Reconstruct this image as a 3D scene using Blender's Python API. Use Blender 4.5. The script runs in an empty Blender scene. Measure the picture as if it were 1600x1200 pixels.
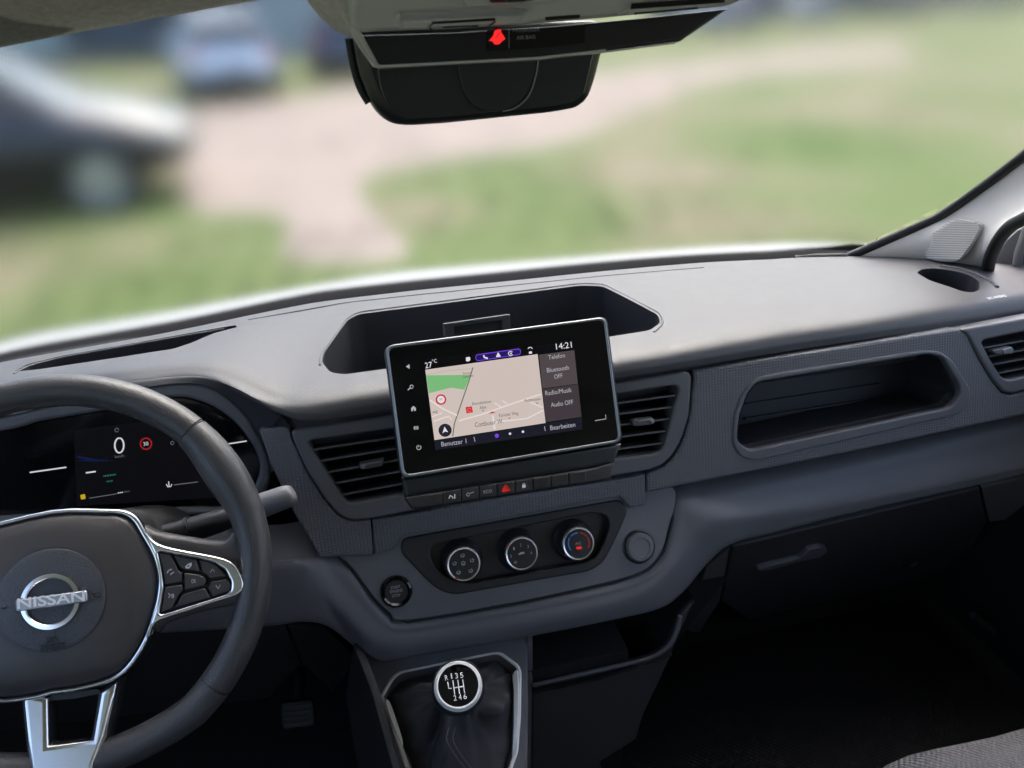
import bpy, bmesh, math, random
from mathutils import Vector, Matrix
random.seed(7)
sc = bpy.context.scene
COL = sc.collection

# ------------------------------------------------------------------ camera, world, sun, exposure
CAM_H = 1.70                       # camera height above the ground outside
ORIGIN = Vector((0, 0, CAM_H))
FPX = 1200.0                       # focal length in pixels of the 1600 px wide photograph
YAW, PITCH, ROLL = (math.radians(a) for a in (13.0, 27.0, 1.6))
FWD = Vector((math.sin(YAW)*math.cos(PITCH), math.cos(YAW)*math.cos(PITCH), -math.sin(PITCH)))
_r = Vector((math.cos(YAW), -math.sin(YAW), 0)); _u = _r.cross(FWD)
RGT = _r*math.cos(ROLL) - _u*math.sin(ROLL)
UPV = _u*math.cos(ROLL) + _r*math.sin(ROLL)
cd = bpy.data.cameras.new('camera'); cam = bpy.data.objects.new('camera', cd); COL.objects.link(cam)
cd.sensor_width = 36; cd.lens = FPX/1600*36; cd.clip_start = 0.02; cd.clip_end = 500
M3 = Matrix((RGT, UPV, -FWD)).transposed()
cam.matrix_world = Matrix.Translation(ORIGIN) @ M3.to_4x4()
cd.dof.use_dof = True; cd.dof.focus_distance = 0.80; cd.dof.aperture_fstop = 16.0
sc.camera = cam

EXPO = 2.0
sc.view_settings.view_transform = 'Standard'; sc.view_settings.look = 'None'
sc.view_settings.exposure = EXPO; sc.view_settings.gamma = 1; sc.view_settings.use_curve_mapping = False
SUN_EL, SUN_ROT = math.radians(56), math.radians(28)
w = bpy.data.worlds.new('World'); sc.world = w; w.use_nodes = True
nt = w.node_tree; bg = nt.nodes['Background']
sky = nt.nodes.new('ShaderNodeTexSky'); sky.sky_type = 'NISHITA'; sky.sun_disc = False
sky.sun_elevation = SUN_EL; sky.sun_rotation = SUN_ROT; sky.air_density = 1.0; sky.dust_density = 5.0; sky.ozone_density = 1.5
nt.links.new(sky.outputs[0], bg.inputs[0]); bg.inputs[1].default_value = 0.15
sl = bpy.data.lights.new('sun', 'SUN'); sl.energy = 0.5; sl.angle = math.radians(45); sl.color = (1, .98, .96)
so = bpy.data.objects.new('sun', sl); COL.objects.link(so)
sdir = Vector((math.sin(SUN_ROT)*math.cos(SUN_EL), math.cos(SUN_ROT)*math.cos(SUN_EL), math.sin(SUN_EL)))
so.rotation_euler = sdir.to_track_quat('Z', 'Y').to_euler(); so.location = (0, 0, 20)
sc.render.engine = 'CYCLES'
try:
    sc.cycles.max_bounces = 10; sc.cycles.transmission_bounces = 8; sc.cycles.caustics_refractive = True
    sc.cycles.caustics_reflective = False; sc.cycles.sample_clamp_indirect = 6
except Exception: pass

# ------------------------------------------------------------------ helpers: rays, planes, meshes
def ray(x, y): return FWD + RGT*((x-800)/FPX) - UPV*((y-600)/FPX)
def at(x, y, Y): d = ray(x, y); return ORIGIN + d*(Y/d.y)           # point Y metres ahead of the lens
def atz(x, y, Z): d = ray(x, y); return ORIGIN + d*(Z/d.z)          # point Z metres above the lens
def nrm(yaw, el):
    a, b = math.radians(yaw), math.radians(el)
    return Vector((math.sin(a)*math.cos(b), -math.cos(a)*math.cos(b), math.sin(b)))
class Plane:
    def __init__(s, o, n, up=None):
        s.o = Vector(o); s.n = Vector(n).normalized()
        up = Vector(up) if up is not None else Vector((0, 0, 1))
        if abs(s.n.dot(up)) > .98: up = Vector((0, 1, 0))
        s.ux = up.cross(s.n).normalized(); s.uy = s.n.cross(s.ux)
    def shift(s, d): p = Plane(s.o + s.n*d, s.n); p.ux, p.uy = s.ux, s.uy; return p
    def p(s, x, y): d = ray(x, y); return ORIGIN + d*((s.o-ORIGIN).dot(s.n)/d.dot(s.n))
    def l(s, x, y): q = s.p(x, y) - s.o; return Vector((q.dot(s.ux), q.dot(s.uy)))
    def w(s, u, v, h=0): return s.o + s.ux*u + s.uy*v + s.n*h

def cr(pts, n, closed=False):
    """Catmull-Rom resample of points (any dimension) with n pieces per span"""
    pts = [Vector(p) for p in pts]; m = len(pts); out = []
    for i in range(m if closed else m-1):
        p1, p2 = pts[i], pts[(i+1) % m]
        p0 = pts[(i-1) % m] if (closed or i > 0) else p1*2-p2
        p3 = pts[(i+2) % m] if (closed or i+2 < m) else p2*2-p1
        for k in range(n):
            t = k/n; t2 = t*t; t3 = t2*t
            out.append((p1*2 + (p2-p0)*t + (p0*2-p1*5+p2*4-p3)*t2 + (p1*3-p0-p2*3+p3)*t3)*.5)
    if not closed: out.append(pts[-1])
    return out
def rnd(pts, r, n=5):
    pts = [Vector(p) for p in pts]; m = len(pts); out = []
    for i in range(m):
        p = pts[i]; a = pts[i-1]-p; b = pts[(i+1) % m]-p
        rr = min(r, a.length*.48, b.length*.48)
        A = p + a.normalized()*rr; B = p + b.normalized()*rr
        for k in range(n+1):
            t = k/n; out.append(A*(1-t)**2 + p*2*t*(1-t) + B*t*t)
    return out

def setp(o, parent):
    if parent is not None:
        o.parent = parent
        if not parent.get('_local'):
            L = parent.location if parent.type == 'EMPTY' else Vector((0, 0, 0))
            o.matrix_parent_inverse = Matrix.Translation(-L)
def mk(name, me, mat, parent=None, smooth=40):
    o = bpy.data.objects.new(name, me); COL.objects.link(o)
    if mat is not None and not me.materials: me.materials.append(mat)
    if smooth:
        me.polygons.foreach_set('use_smooth', [True]*len(me.polygons))
        me.set_sharp_from_angle(angle=math.radians(smooth))
    setp(o, parent); return o
def pydata(name, v, f, mat, parent=None, smooth=40):
    me = bpy.data.meshes.new(name); me.from_pydata([tuple(a) for a in v], [], f); me.update()
    bm = bmesh.new(); bm.from_mesh(me); bmesh.ops.recalc_face_normals(bm, faces=bm.faces); bm.to_mesh(me); bm.free()
    return mk(name, me, mat, parent, smooth)
def thing(name, label, cat, loc, group=None, local=False, rz=0):
    o = bpy.data.objects.new(name, None); COL.objects.link(o); o.location = loc; o.rotation_euler = (0, 0, rz)
    o.empty_display_size = .05
    o['label'] = label; o['category'] = cat
    if group: o['group'] = group
    if local: o['_local'] = True
    return o
def tag(o, label, cat, group=None):
    o['label'] = label; o['category'] = cat
    if group: o['group'] = group
    return o

def flat(name, outlines, pl, thick, bev, mat, parent, smooth=40):
    """outlines: list of lists of local 2D points (first outer, others holes); front face on pl"""
    cu = bpy.data.curves.new('tmp', 'CURVE'); cu.dimensions = '2D'; cu.fill_mode = 'BOTH'
    for pts in outlines:
        s = cu.splines.new('POLY'); s.points.add(len(pts)-1); s.use_cyclic_u = True
        for q, p in zip(s.points, pts): q.co = (p[0], p[1], 0, 1)
    bev = min(bev, thick*.45)
    cu.extrude = max(thick/2-bev, 1e-5); cu.bevel_depth = bev; cu.bevel_resolution = 2 if bev > .0008 else 0; cu.offset = -bev
    to = bpy.data.objects.new('tmp', cu); COL.objects.link(to)
    me = bpy.data.meshes.new_from_object(to); bpy.data.objects.remove(to); bpy.data.curves.remove(cu)
    me.name = name; me.materials.clear()
    for v in me.vertices:
        x, y, z = v.co; v.co = pl.w(x, y, z - thick/2)
    me.update()
    return mk(name, me, mat, parent, smooth)
def plate(name, outer, pl, mat, parent, holes=(), front=0, thick=.01, bev=.001, r=0, sm=0, rh=None):
    """outer / holes in photograph pixels, unprojected on the plane"""
    q = pl.shift(front); outs = []
    for k, poly in enumerate([outer]+list(holes)):
        pts = [q.l(x, y) for x, y in poly]
        rr = r if k == 0 or rh is None else rh
        if sm: pts = cr(pts, sm, True)
        elif rr: pts = rnd(pts, rr)
        outs.append(pts)
    return flat(name, outs, q, thick, bev, mat, parent)
def line(name, a, b, wpx, pl, mat, parent, front=0, thick=.0004):
    q = pl.shift(front); A, B = q.l(*a), q.l(*b); d = (B-A).normalized(); n = Vector((-d.y, d.x))
    hw = wpx/2*((q.p(*a)-ORIGIN).length/FPX)
    return flat(name, [[A+n*hw, A-n*hw, B-n*hw, B+n*hw]], q, thick, 0, mat, parent)
def polyl(name, pts, wpx, pl, mat, parent, front=0, thick=.0004):
    """thin polyline strip built as one mesh"""
    q = pl.shift(front); P = [q.l(*p) for p in pts]; hw = wpx/2*((q.p(*pts[0])-ORIGIN).length/FPX); L = []; Rr = []
    for i, p in enumerate(P):
        d = (P[min(i+1, len(P)-1)]-P[max(i-1, 0)]).normalized(); n = Vector((-d.y, d.x))
        L.append(p+n*hw); Rr.append(p-n*hw)
    return flat(name, [L+Rr[::-1]], q, thick, 0, mat, parent)
def circ(c, r, n=28, a0=0, a1=360, asp=1):
    e = 0 if a1-a0 >= 360 else 1
    return [(c[0]+r*math.cos(math.radians(a0+(a1-a0)*k/(n-e))), c[1]-r*asp*math.sin(math.radians(a0+(a1-a0)*k/(n-e)))) for k in range(n)]
def text(name, s, p0, p1, h, pl, mat, parent, front=.0005, thick=.0003, bold=0):
    """p0, p1: baseline start and end (photo pixels); h: cap height in pixels"""
    q = pl.shift(front); A, B = q.p(*p0), q.p(*p1)
    cu = bpy.data.curves.new('tmp', 'FONT'); cu.body = s; cu.size = 1; cu.extrude = 0; cu.resolution_u = 3; cu.offset = bold
    to = bpy.data.objects.new('tmp', cu); COL.objects.link(to)
    bpy.context.view_layer.update()
    me = bpy.data.meshes.new_from_object(to); bpy.data.objects.remove(to); bpy.data.curves.remove(cu)
    me.name = name; me.materials.clear()
    xs = [v.co.x for v in me.vertices]; x0, x1 = min(xs), max(xs)
    ex = (B-A); sx = ex.length/(x1-x0); ex.normalize(); ey = q.n.cross(ex).normalized()
    sy = h*((A-ORIGIN).length/FPX)/.70
    for v in me.vertices: v.co = A + ex*((v.co.x-x0)*sx) + ey*(v.co.y*sy)
    me.update(); return mk(name, me, mat, parent, 0)
def grid(name, rows, mat, parent=None, nu=4, nv=3, smooth=60, solid=None):
    """loft: rows of 3D points, Catmull-Rom both ways; solid = thickness per row to close it downwards"""
    R1 = [cr(r, nu) for r in rows]
    cols = [cr([R1[i][j] for i in range(len(R1))], nv) for j in range(len(R1[0]))]
    nr, nc = len(cols[0]), len(cols)
    v = [cols[j][i] for i in range(nr) for j in range(nc)]
    f = [(i*nc+j, i*nc+j+1, (i+1)*nc+j+1, (i+1)*nc+j) for i in range(nr-1) for j in range(nc-1)]
    if solid:
        th = [t.x for t in cr([Vector((s, 0)) for s in solid], nv)]; N = nr*nc
        v += [cols[j][i]-Vector((0, 0, max(th[i], .002))) for i in range(nr) for j in range(nc)]
        f += [tuple(N+k for k in q[::-1]) for q in list(f)]
        for j in range(nc-1):
            f.append((j+1, j, N+j, N+j+1)); b = (nr-1)*nc; f.append((b+j, b+j+1, N+b+j+1, N+b+j))
        for i in range(nr-1):
            f.append((i*nc, (i+1)*nc, N+(i+1)*nc, N+i*nc)); e = nc-1; f.append(((i+1)*nc+e, i*nc+e, N+i*nc+e, N+(i+1)*nc+e))
    return pydata(name, v, f, mat, parent, smooth)
def tube(name, pts, r, mat, parent=None, closed=False, seg=12, sub=0, cap=True, flatn=None):
    if sub: pts = cr(pts, sub, closed)
    pts = [Vector(p) for p in pts]; m = len(pts)
    if sub and isinstance(r, (list, tuple)): r = [a.x for a in cr([Vector((q, 0)) for q in r], sub, closed)]
    v = []; f = []; prev = None
    for i, p in enumerate(pts):
        t = (pts[(i+1) % m]-pts[i-1]) if closed else (pts[min(i+1, m-1)]-pts[max(i-1, 0)])
        t.normalize()
        a = (prev - t*prev.dot(t)) if prev is not None else t.orthogonal()
        if flatn is not None: a = flatn - t*flatn.dot(t)
        a.normalize(); prev = a; b = t.cross(a); rr = r[i] if isinstance(r, (list, tuple)) else r
        for k in range(seg):
            g = 2*math.pi*k/seg; v.append(p + (a*math.cos(g)+b*math.sin(g))*rr)
    for i in range(m if closed else m-1):
        for k in range(seg):
            j = (i+1) % m; f.append((i*seg+k, i*seg+(k+1) % seg, j*seg+(k+1) % seg, j*seg+k))
    if not closed and cap: f.append(tuple(range(seg))); f.append(tuple((m-1)*seg+k for k in range(seg)))
    return pydata(name, v, f, mat, parent, 50)
def lathe(name, pl, prof, mat, parent=None, seg=48, c=(0, 0), asp=1, smooth=35):
    """profile [(r,h)] turned round the plane's normal at local c"""
    v = []; f = []
    for r, h in prof:
        for k in range(seg):
            g = 2*math.pi*k/seg; v.append(pl.w(c[0]+r*math.cos(g), c[1]+r*asp*math.sin(g), h))
    for i in range(len(prof)-1):
        for k in range(seg): f.append((i*seg+k, i*seg+(k+1) % seg, (i+1)*seg+(k+1) % seg, (i+1)*seg+k))
    if prof[0][0] > 1e-5: f.append(tuple(range(seg)))
    if prof[-1][0] > 1e-5: f.append(tuple((len(prof)-1)*seg+k for k in range(seg)))
    return pydata(name, v, f, mat, parent, smooth)
def ringlathe(name, pl, prof, mat, parent, seg=56, c=(0, 0), smooth=35):
    v = []; f = []; n = len(prof)
    for r, h in prof:
        for k in range(seg):
            g = 2*math.pi*k/seg; v.append(pl.w(c[0]+r*math.cos(g), c[1]+r*math.sin(g), h))
    for i in range(n):
        for k in range(seg): f.append((i*seg+k, i*seg+(k+1) % seg, ((i+1) % n)*seg+(k+1) % seg, ((i+1) % n)*seg+k))
    return pydata(name, v, f, mat, parent, smooth)
def box(name, c, s, mat, parent=None, bev=0, rot=None):
    bm = bmesh.new(); bmesh.ops.create_cube(bm, size=1)
    for v in bm.verts: v.co = Vector((v.co.x*s[0], v.co.y*s[1], v.co.z*s[2]))
    if bev: bmesh.ops.bevel(bm, geom=bm.edges[:], offset=bev, segments=3, profile=.5, affect='EDGES')
    for v in bm.verts:
        q = v.co if rot is None else rot @ v.co
        v.co = q + Vector(c)
    me = bpy.data.meshes.new(name); bm.to_mesh(me); bm.free(); return mk(name, me, mat, parent)
def cut(o, cutter):
    m = o.modifiers.new('b', 'BOOLEAN'); m.object = cutter; m.operation = 'DIFFERENCE'; m.solver = 'EXACT'; m.material_mode = 'TRANSFER'
    bpy.context.view_layer.update()
    dg = bpy.context.evaluated_depsgraph_get(); me = bpy.data.meshes.new_from_object(o.evaluated_get(dg))
    o.modifiers.clear(); old = o.data; o.data = me; me.name = o.name; bpy.data.meshes.remove(old)
    cm = cutter.data; bpy.data.objects.remove(cutter); bpy.data.meshes.remove(cm)
    me.polygons.foreach_set('use_smooth', [True]*len(me.polygons)); me.set_sharp_from_angle(angle=math.radians(40))

# ------------------------------------------------------------------ materials
MATS = {}
def mat(name, col, rough=.5, metal=0, spec=.5, grain=0, gscale=900, coat=0, var=0, vscale=14, kind=None, gdist=.0004):
    if name in MATS: return MATS[name]
    m = bpy.data.materials.new(name); m.use_nodes = True; t = m.node_tree; b = t.nodes['Principled BSDF']
    b.inputs['Base Color'].default_value = (*col, 1); b.inputs['Roughness'].default_value = rough
    b.inputs['Metallic'].default_value = metal; b.inputs['Specular IOR Level'].default_value = spec
    b.inputs['Coat Weight'].default_value = coat; b.inputs['Coat Roughness'].default_value = .05
    tc = t.nodes.new('ShaderNodeTexCoord')
    if var:
        n = t.nodes.new('ShaderNodeTexNoise'); n.inputs['Scale'].default_value = vscale; n.inputs['Detail'].default_value = 6
        t.links.new(tc.outputs['Object'], n.inputs['Vector'])
        cr_ = t.nodes.new('ShaderNodeValToRGB'); cr_.color_ramp.elements[0].position = .3; cr_.color_ramp.elements[1].position = .7
        cr_.color_ramp.elements[0].color = (*[c*(1-var) for c in col], 1); cr_.color_ramp.elements[1].color = (*[min(1, c*(1+var)) for c in col], 1)
        t.links.new(n.outputs['Fac'], cr_.inputs[0]); t.links.new(cr_.outputs[0], b.inputs['Base Color'])
        mp = t.nodes.new('ShaderNodeMapRange'); mp.inputs[3].default_value = max(0, rough-.07); mp.inputs[4].default_value = min(1, rough+.07)
        t.links.new(n.outputs['Fac'], mp.inputs[0]); t.links.new(mp.outputs[0], b.inputs['Roughness'])
    if grain:
        bp = t.nodes.new('ShaderNodeBump'); bp.inputs['Strength'].default_value = grain; bp.inputs['Distance'].default_value = gdist
        if kind == 'grid':
            sx = t.nodes.new('ShaderNodeSeparateXYZ'); t.links.new(tc.outputs['Object'], sx.inputs[0]); outs = []
            for ax, per in (('X', .0042), ('Z', .0036)):
                mu = t.nodes.new('ShaderNodeMath'); mu.operation = 'MULTIPLY'; mu.inputs[1].default_value = 2*math.pi/per
                sn = t.nodes.new('ShaderNodeMath'); sn.operation = 'SINE'
                t.links.new(sx.outputs[ax], mu.inputs[0]); t.links.new(mu.outputs[0], sn.inputs[0]); outs.append(sn)
            ad = t.nodes.new('ShaderNodeMath'); ad.operation = 'MINIMUM'
            t.links.new(outs[0].outputs[0], ad.inputs[0]); t.links.new(outs[1].outputs[0], ad.inputs[1])
            t.links.new(ad.outputs[0], bp.inputs['Height'])
        elif kind == 'leather':
            vo = t.nodes.new('ShaderNodeTexVoronoi'); vo.inputs['Scale'].default_value = gscale
            t.links.new(tc.outputs['Object'], vo.inputs['Vector']); t.links.new(vo.outputs['Distance'], bp.inputs['Height'])
        elif kind == 'weave':
            sx = t.nodes.new('ShaderNodeSeparateXYZ'); t.links.new(tc.outputs['Object'], sx.inputs[0]); outs = []
            for ax in 'XY':
                mu = t.nodes.new('ShaderNodeMath'); mu.operation = 'MULTIPLY'; mu.inputs[1].default_value = gscale
                sn = t.nodes.new('ShaderNodeMath'); sn.operation = 'SINE'
                t.links.new(sx.outputs[ax], mu.inputs[0]); t.links.new(mu.outputs[0], sn.inputs[0]); outs.append(sn)
            ad = t.nodes.new('ShaderNodeMath'); ad.operation = 'MULTIPLY'
            t.links.new(outs[0].outputs[0], ad.inputs[0]); t.links.new(outs[1].outputs[0], ad.inputs[1])
            t.links.new(ad.outputs[0], bp.inputs['Height'])
        else:
            n2 = t.nodes.new('ShaderNodeTexNoise'); n2.inputs['Scale'].default_value = gscale; n2.inputs['Detail'].default_value = 3
            t.links.new(tc.outputs['Object'], n2.inputs['Vector']); t.links.new(n2.outputs['Fac'], bp.inputs['Height'])
        t.links.new(bp.outputs[0], b.inputs['Normal'])
    MATS[name] = m; return m
def lin(c): c /= 255; return c/12.92 if c <= .04045 else ((c+.055)/1.055)**2.4
def emat(name, r, g, b, k=1):
    """a lit pixel of a screen or lamp that shows as r,g,b"""
    if name in MATS: return MATS[name]
    m = bpy.data.materials.new(name); m.use_nodes = True; p = m.node_tree.nodes['Principled BSDF']
    p.inputs['Base Color'].default_value = (.004, .004, .004, 1); p.inputs['Roughness'].default_value = .15; p.inputs['Specular IOR Level'].default_value = .12
    p.inputs['Emission Color'].default_value = (lin(r), lin(g), lin(b), 1); p.inputs['Emission Strength'].default_value = k/2**EXPO
    MATS[name] = m; return m
def glassmat(name, rough):
    m = bpy.data.materials.new(name); m.use_nodes = True; t = m.node_tree; t.nodes.remove(t.nodes['Principled BSDF'])
    g = t.nodes.new('ShaderNodeBsdfRefraction'); g.inputs['IOR'].default_value = 1.45; g.distribution = 'BECKMANN'; g.inputs['Roughness'].default_value = rough
    g.inputs['Color'].default_value = (.93, .945, .935, 1)
    # lens blur put into the glass as rough refraction about an upright axis
    ge = t.nodes.new('ShaderNodeNewGeometry'); ax = t.nodes.new('ShaderNodeCombineXYZ')
    for k, c in enumerate((.12, .96, .25)): ax.inputs[k].default_value = c
    dt = t.nodes.new('ShaderNodeVectorMath'); dt.operation = 'DOT_PRODUCT'; t.links.new(ax.outputs[0], dt.inputs[0]); t.links.new(ge.outputs['Incoming'], dt.inputs[1])
    sg_ = t.nodes.new('ShaderNodeMath'); sg_.operation = 'SIGN'; t.links.new(dt.outputs['Value'], sg_.inputs[0])
    sc2 = t.nodes.new('ShaderNodeVectorMath'); sc2.operation = 'SCALE'; t.links.new(ax.outputs[0], sc2.inputs[0]); t.links.new(sg_.outputs[0], sc2.inputs['Scale'])
    t.links.new(sc2.outputs[0], g.inputs['Normal'])
    t.links.new(g.outputs[0], t.nodes['Material Output'].inputs[0]); return m

PAD = mat('dash_pad_plastic', (.070, .070, .079), .5, grain=.55, gscale=420, var=.07, vscale=40)
TRIM = mat('grid_textured_trim_plastic', (.135, .136, .150), .46, grain=.55, kind='grid', gdist=.0006)
BAND = mat('lower_dash_plastic', (.122, .123, .138), .48, grain=.5, gscale=500, var=.05)
VENT = mat('vent_bezel_plastic', (.125, .126, .140), .42, grain=.15, gscale=1200)
DARK = mat('black_plastic', (.020, .020, .022), .45, grain=.15, gscale=1200)
DEEP = mat('matt_black', (.008, .008, .009), .8)
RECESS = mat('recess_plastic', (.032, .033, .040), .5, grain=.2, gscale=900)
GLOSS = mat('gloss_black', (.006, .006, .007), .07, spec=.5)
LENS = mat('screen_glass_black', (.004, .004, .005), .12, spec=.35)
SILVER = mat('satin_chrome', (.88, .88, .90), .24, 1)
CHROME_LIT = mat('chrome_painted_bright', (.93, .93, .94), .25, .1)  # for chrome parts: bright reflections put into a pale, mostly diffuse colour
CHROME = mat('bright_chrome', (.92, .92, .94), .16, 1)
GREYM = mat('satin_grey_frame', (.27, .28, .30), .36, .8)
SLAT = mat('vent_slat_plastic', (.12, .12, .13), .35)
LEATH = mat('smooth_leather', (.046, .046, .051), .40, grain=.45, gscale=800, kind='leather', var=.05)
GRAINL = mat('grained_leather', (.060, .062, .074), .48, grain=.55, gscale=520, kind='leather', gdist=.0006)
HUB = mat('hub_plastic', (.055, .050, .052), .42, grain=.15, gscale=1200)
BTN = mat('button_plastic', (.040, .036, .037), .42)
BTNB = mat('switch_black', (.018, .018, .020), .38)
ENGR = mat('engraved_black', (.006, .006, .007), .6)
ICON = mat('white_print', (.50, .50, .52), .5)
ICONW = mat('bright_white_print', (.85, .85, .86), .5)
ICOND = mat('grey_print', (.26, .26, .28), .5)
REDP = mat('red_print', (.55, .02, .02), .45)
BLUEP = mat('blue_print', (.05, .25, .70), .45)
PILLAR = mat('pale_grey_pillar_plastic', (.93, .85, .775), .55, grain=.15, gscale=900)
GRILLE = mat('grille_grey', (.55, .52, .50), .55)
LINER = mat('headliner_fabric', (.62, .585, .54), .9, grain=.5, gscale=900, var=.12, vscale=300)
CONS = mat('overhead_grey_plastic', (.60, .60, .57), .55, grain=.15, gscale=900)
MIRB = mat('mirror_shell_black', (.020, .021, .024), .35)
MIRG = mat('dark_mirror_glass', (.035, .037, .043), .12, spec=.4)
RUBBER = mat('black_rubber', (.012, .012, .013), .6)
FRIT = mat('matt_black_ceramic_edge', (.012, .012, .013), .9, spec=.04)
FABRIC = mat('grey_seat_fabric', (.10, .10, .112), .9, grain=1.0, gscale=900, kind='weave', gdist=.0012, var=.08, vscale=200)
CARPET = mat('black_carpet', (.012, .012, .013), .95, grain=.8, gscale=500, var=.3, vscale=60)
BOOT = mat('gear_boot_leather', (.060, .060, .065), .33, grain=.25, gscale=700, kind='leather')
WPAINT = mat('white_van_paint', (.25, .255, .25), .5, spec=.15)

# ------------------------------------------------------------------ outside: ground, track, grass
def groundmat():
    m = bpy.data.materials.new('grassy_ground'); m.use_nodes = True; t = m.node_tree; b = t.nodes['Principled BSDF']
    tc = t.nodes.new('ShaderNodeTexCoord')
    def noise(s, d): n = t.nodes.new('ShaderNodeTexNoise'); n.inputs['Scale'].default_value = s; n.inputs['Detail'].default_value = d; t.links.new(tc.outputs['Object'], n.inputs[0]); return n
    def ramp(src, stops):
        r = t.nodes.new('ShaderNodeValToRGB'); e = r.color_ramp.elements
        while len(e) < len(stops): e.new(.5)
        for q, (p, c) in zip(e, stops): q.position = p; q.color = (*c, 1)
        t.links.new(src, r.inputs[0]); return r
    big = ramp(noise(.42, 5).outputs[0], [(.34, (.085, .125, .038)), (.50, (.115, .14, .058)), (.60, (.175, .155, .10)), (.74, (.23, .195, .15))])
    fine = ramp(noise(9, 6).outputs[0], [(.3, (.55, .55, .55)), (.7, (1.25, 1.25, 1.25))])
    mx = t.nodes.new('ShaderNodeMix'); mx.data_type = 'RGBA'; mx.blend_type = 'MULTIPLY'; mx.inputs[0].default_value = .8
    t.links.new(big.outputs[0], mx.inputs[6]); t.links.new(fine.outputs[0], mx.inputs[7]); t.links.new(mx.outputs[2], b.inputs['Base Color'])
    b.inputs['Roughness'].default_value = .95; b.inputs['Specular IOR Level'].default_value = .15; return m
GROUND = groundmat()
SAND = mat('pale_sand', (.24, .20, .175), .95, spec=.1, var=.14, vscale=1.4)
def sheet(name, x0, x1, y0, y1, z, m, n=2):
    v = [(x0+(x1-x0)*i/n, y0+(y1-y0)*j/n, z) for j in range(n+1) for i in range(n+1)]
    f = [(j*(n+1)+i, j*(n+1)+i+1, (j+1)*(n+1)+i+1, (j+1)*(n+1)+i) for j in range(n) for i in range(n)]
    return pydata(name, v, f, m, None, 0)
g = sheet('ground', -160, 160, -60, 260, 0, GROUND); g['kind'] = 'structure'
GP = Plane((0, 0, .004), (0, 0, 1), up=(0, 1, 0))
path_px = [(262, 190), (300, 172), (450, 158), (560, 140), (760, 130), (950, 112), (1130, 92), (1290, 74), (1420, 76), (1400, 98), (1260, 110), (1120, 128), (985, 178), (880, 222), (700, 250), (585, 272), (560, 300), (600, 345), (640, 395), (560, 410), (440, 400), (455, 350), (400, 330), (305, 330), (285, 290), (290, 240)]
pth = plate('sand_path', path_px, GP, SAND, None, thick=.003, bev=0, sm=3); pth['kind'] = 'structure'
# low grass tufts, nobody could count them
gv, gf = [], []
GRASS = mat('grass_blades', (.085, .13, .04), .8, spec=.2, var=.35, vscale=3)
for k in range(2600):
    y = 3.2+random.random()**1.6*34; x = random.uniform(-.55, .95)*y+random.uniform(-1, 1)
    if math.sin(x*1.3+y*.7)+math.sin(x*.5-y*1.1+2) < -.1: continue
    for b in range(4):
        a = random.random()*6.28; hgt = random.uniform(.03, .10); r_ = random.uniform(.02, .12)
        px, py = x+r_*math.cos(a*3), y+r_*math.sin(a*3); i = len(gv)
        gv += [(px-.012*math.cos(a), py-.012*math.sin(a), .0), (px+.012*math.cos(a), py+.012*math.sin(a), .0), (px+.04*math.sin(a), py+.03*math.cos(a), hgt)]
        gf.append((i, i+1, i+2))
gr = pydata('grass', gv, gf, GRASS, None, 0); gr['kind'] = 'stuff'; gr['label'] = 'short green grass in tufts on the ground outside'; gr['category'] = 'grass'

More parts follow.
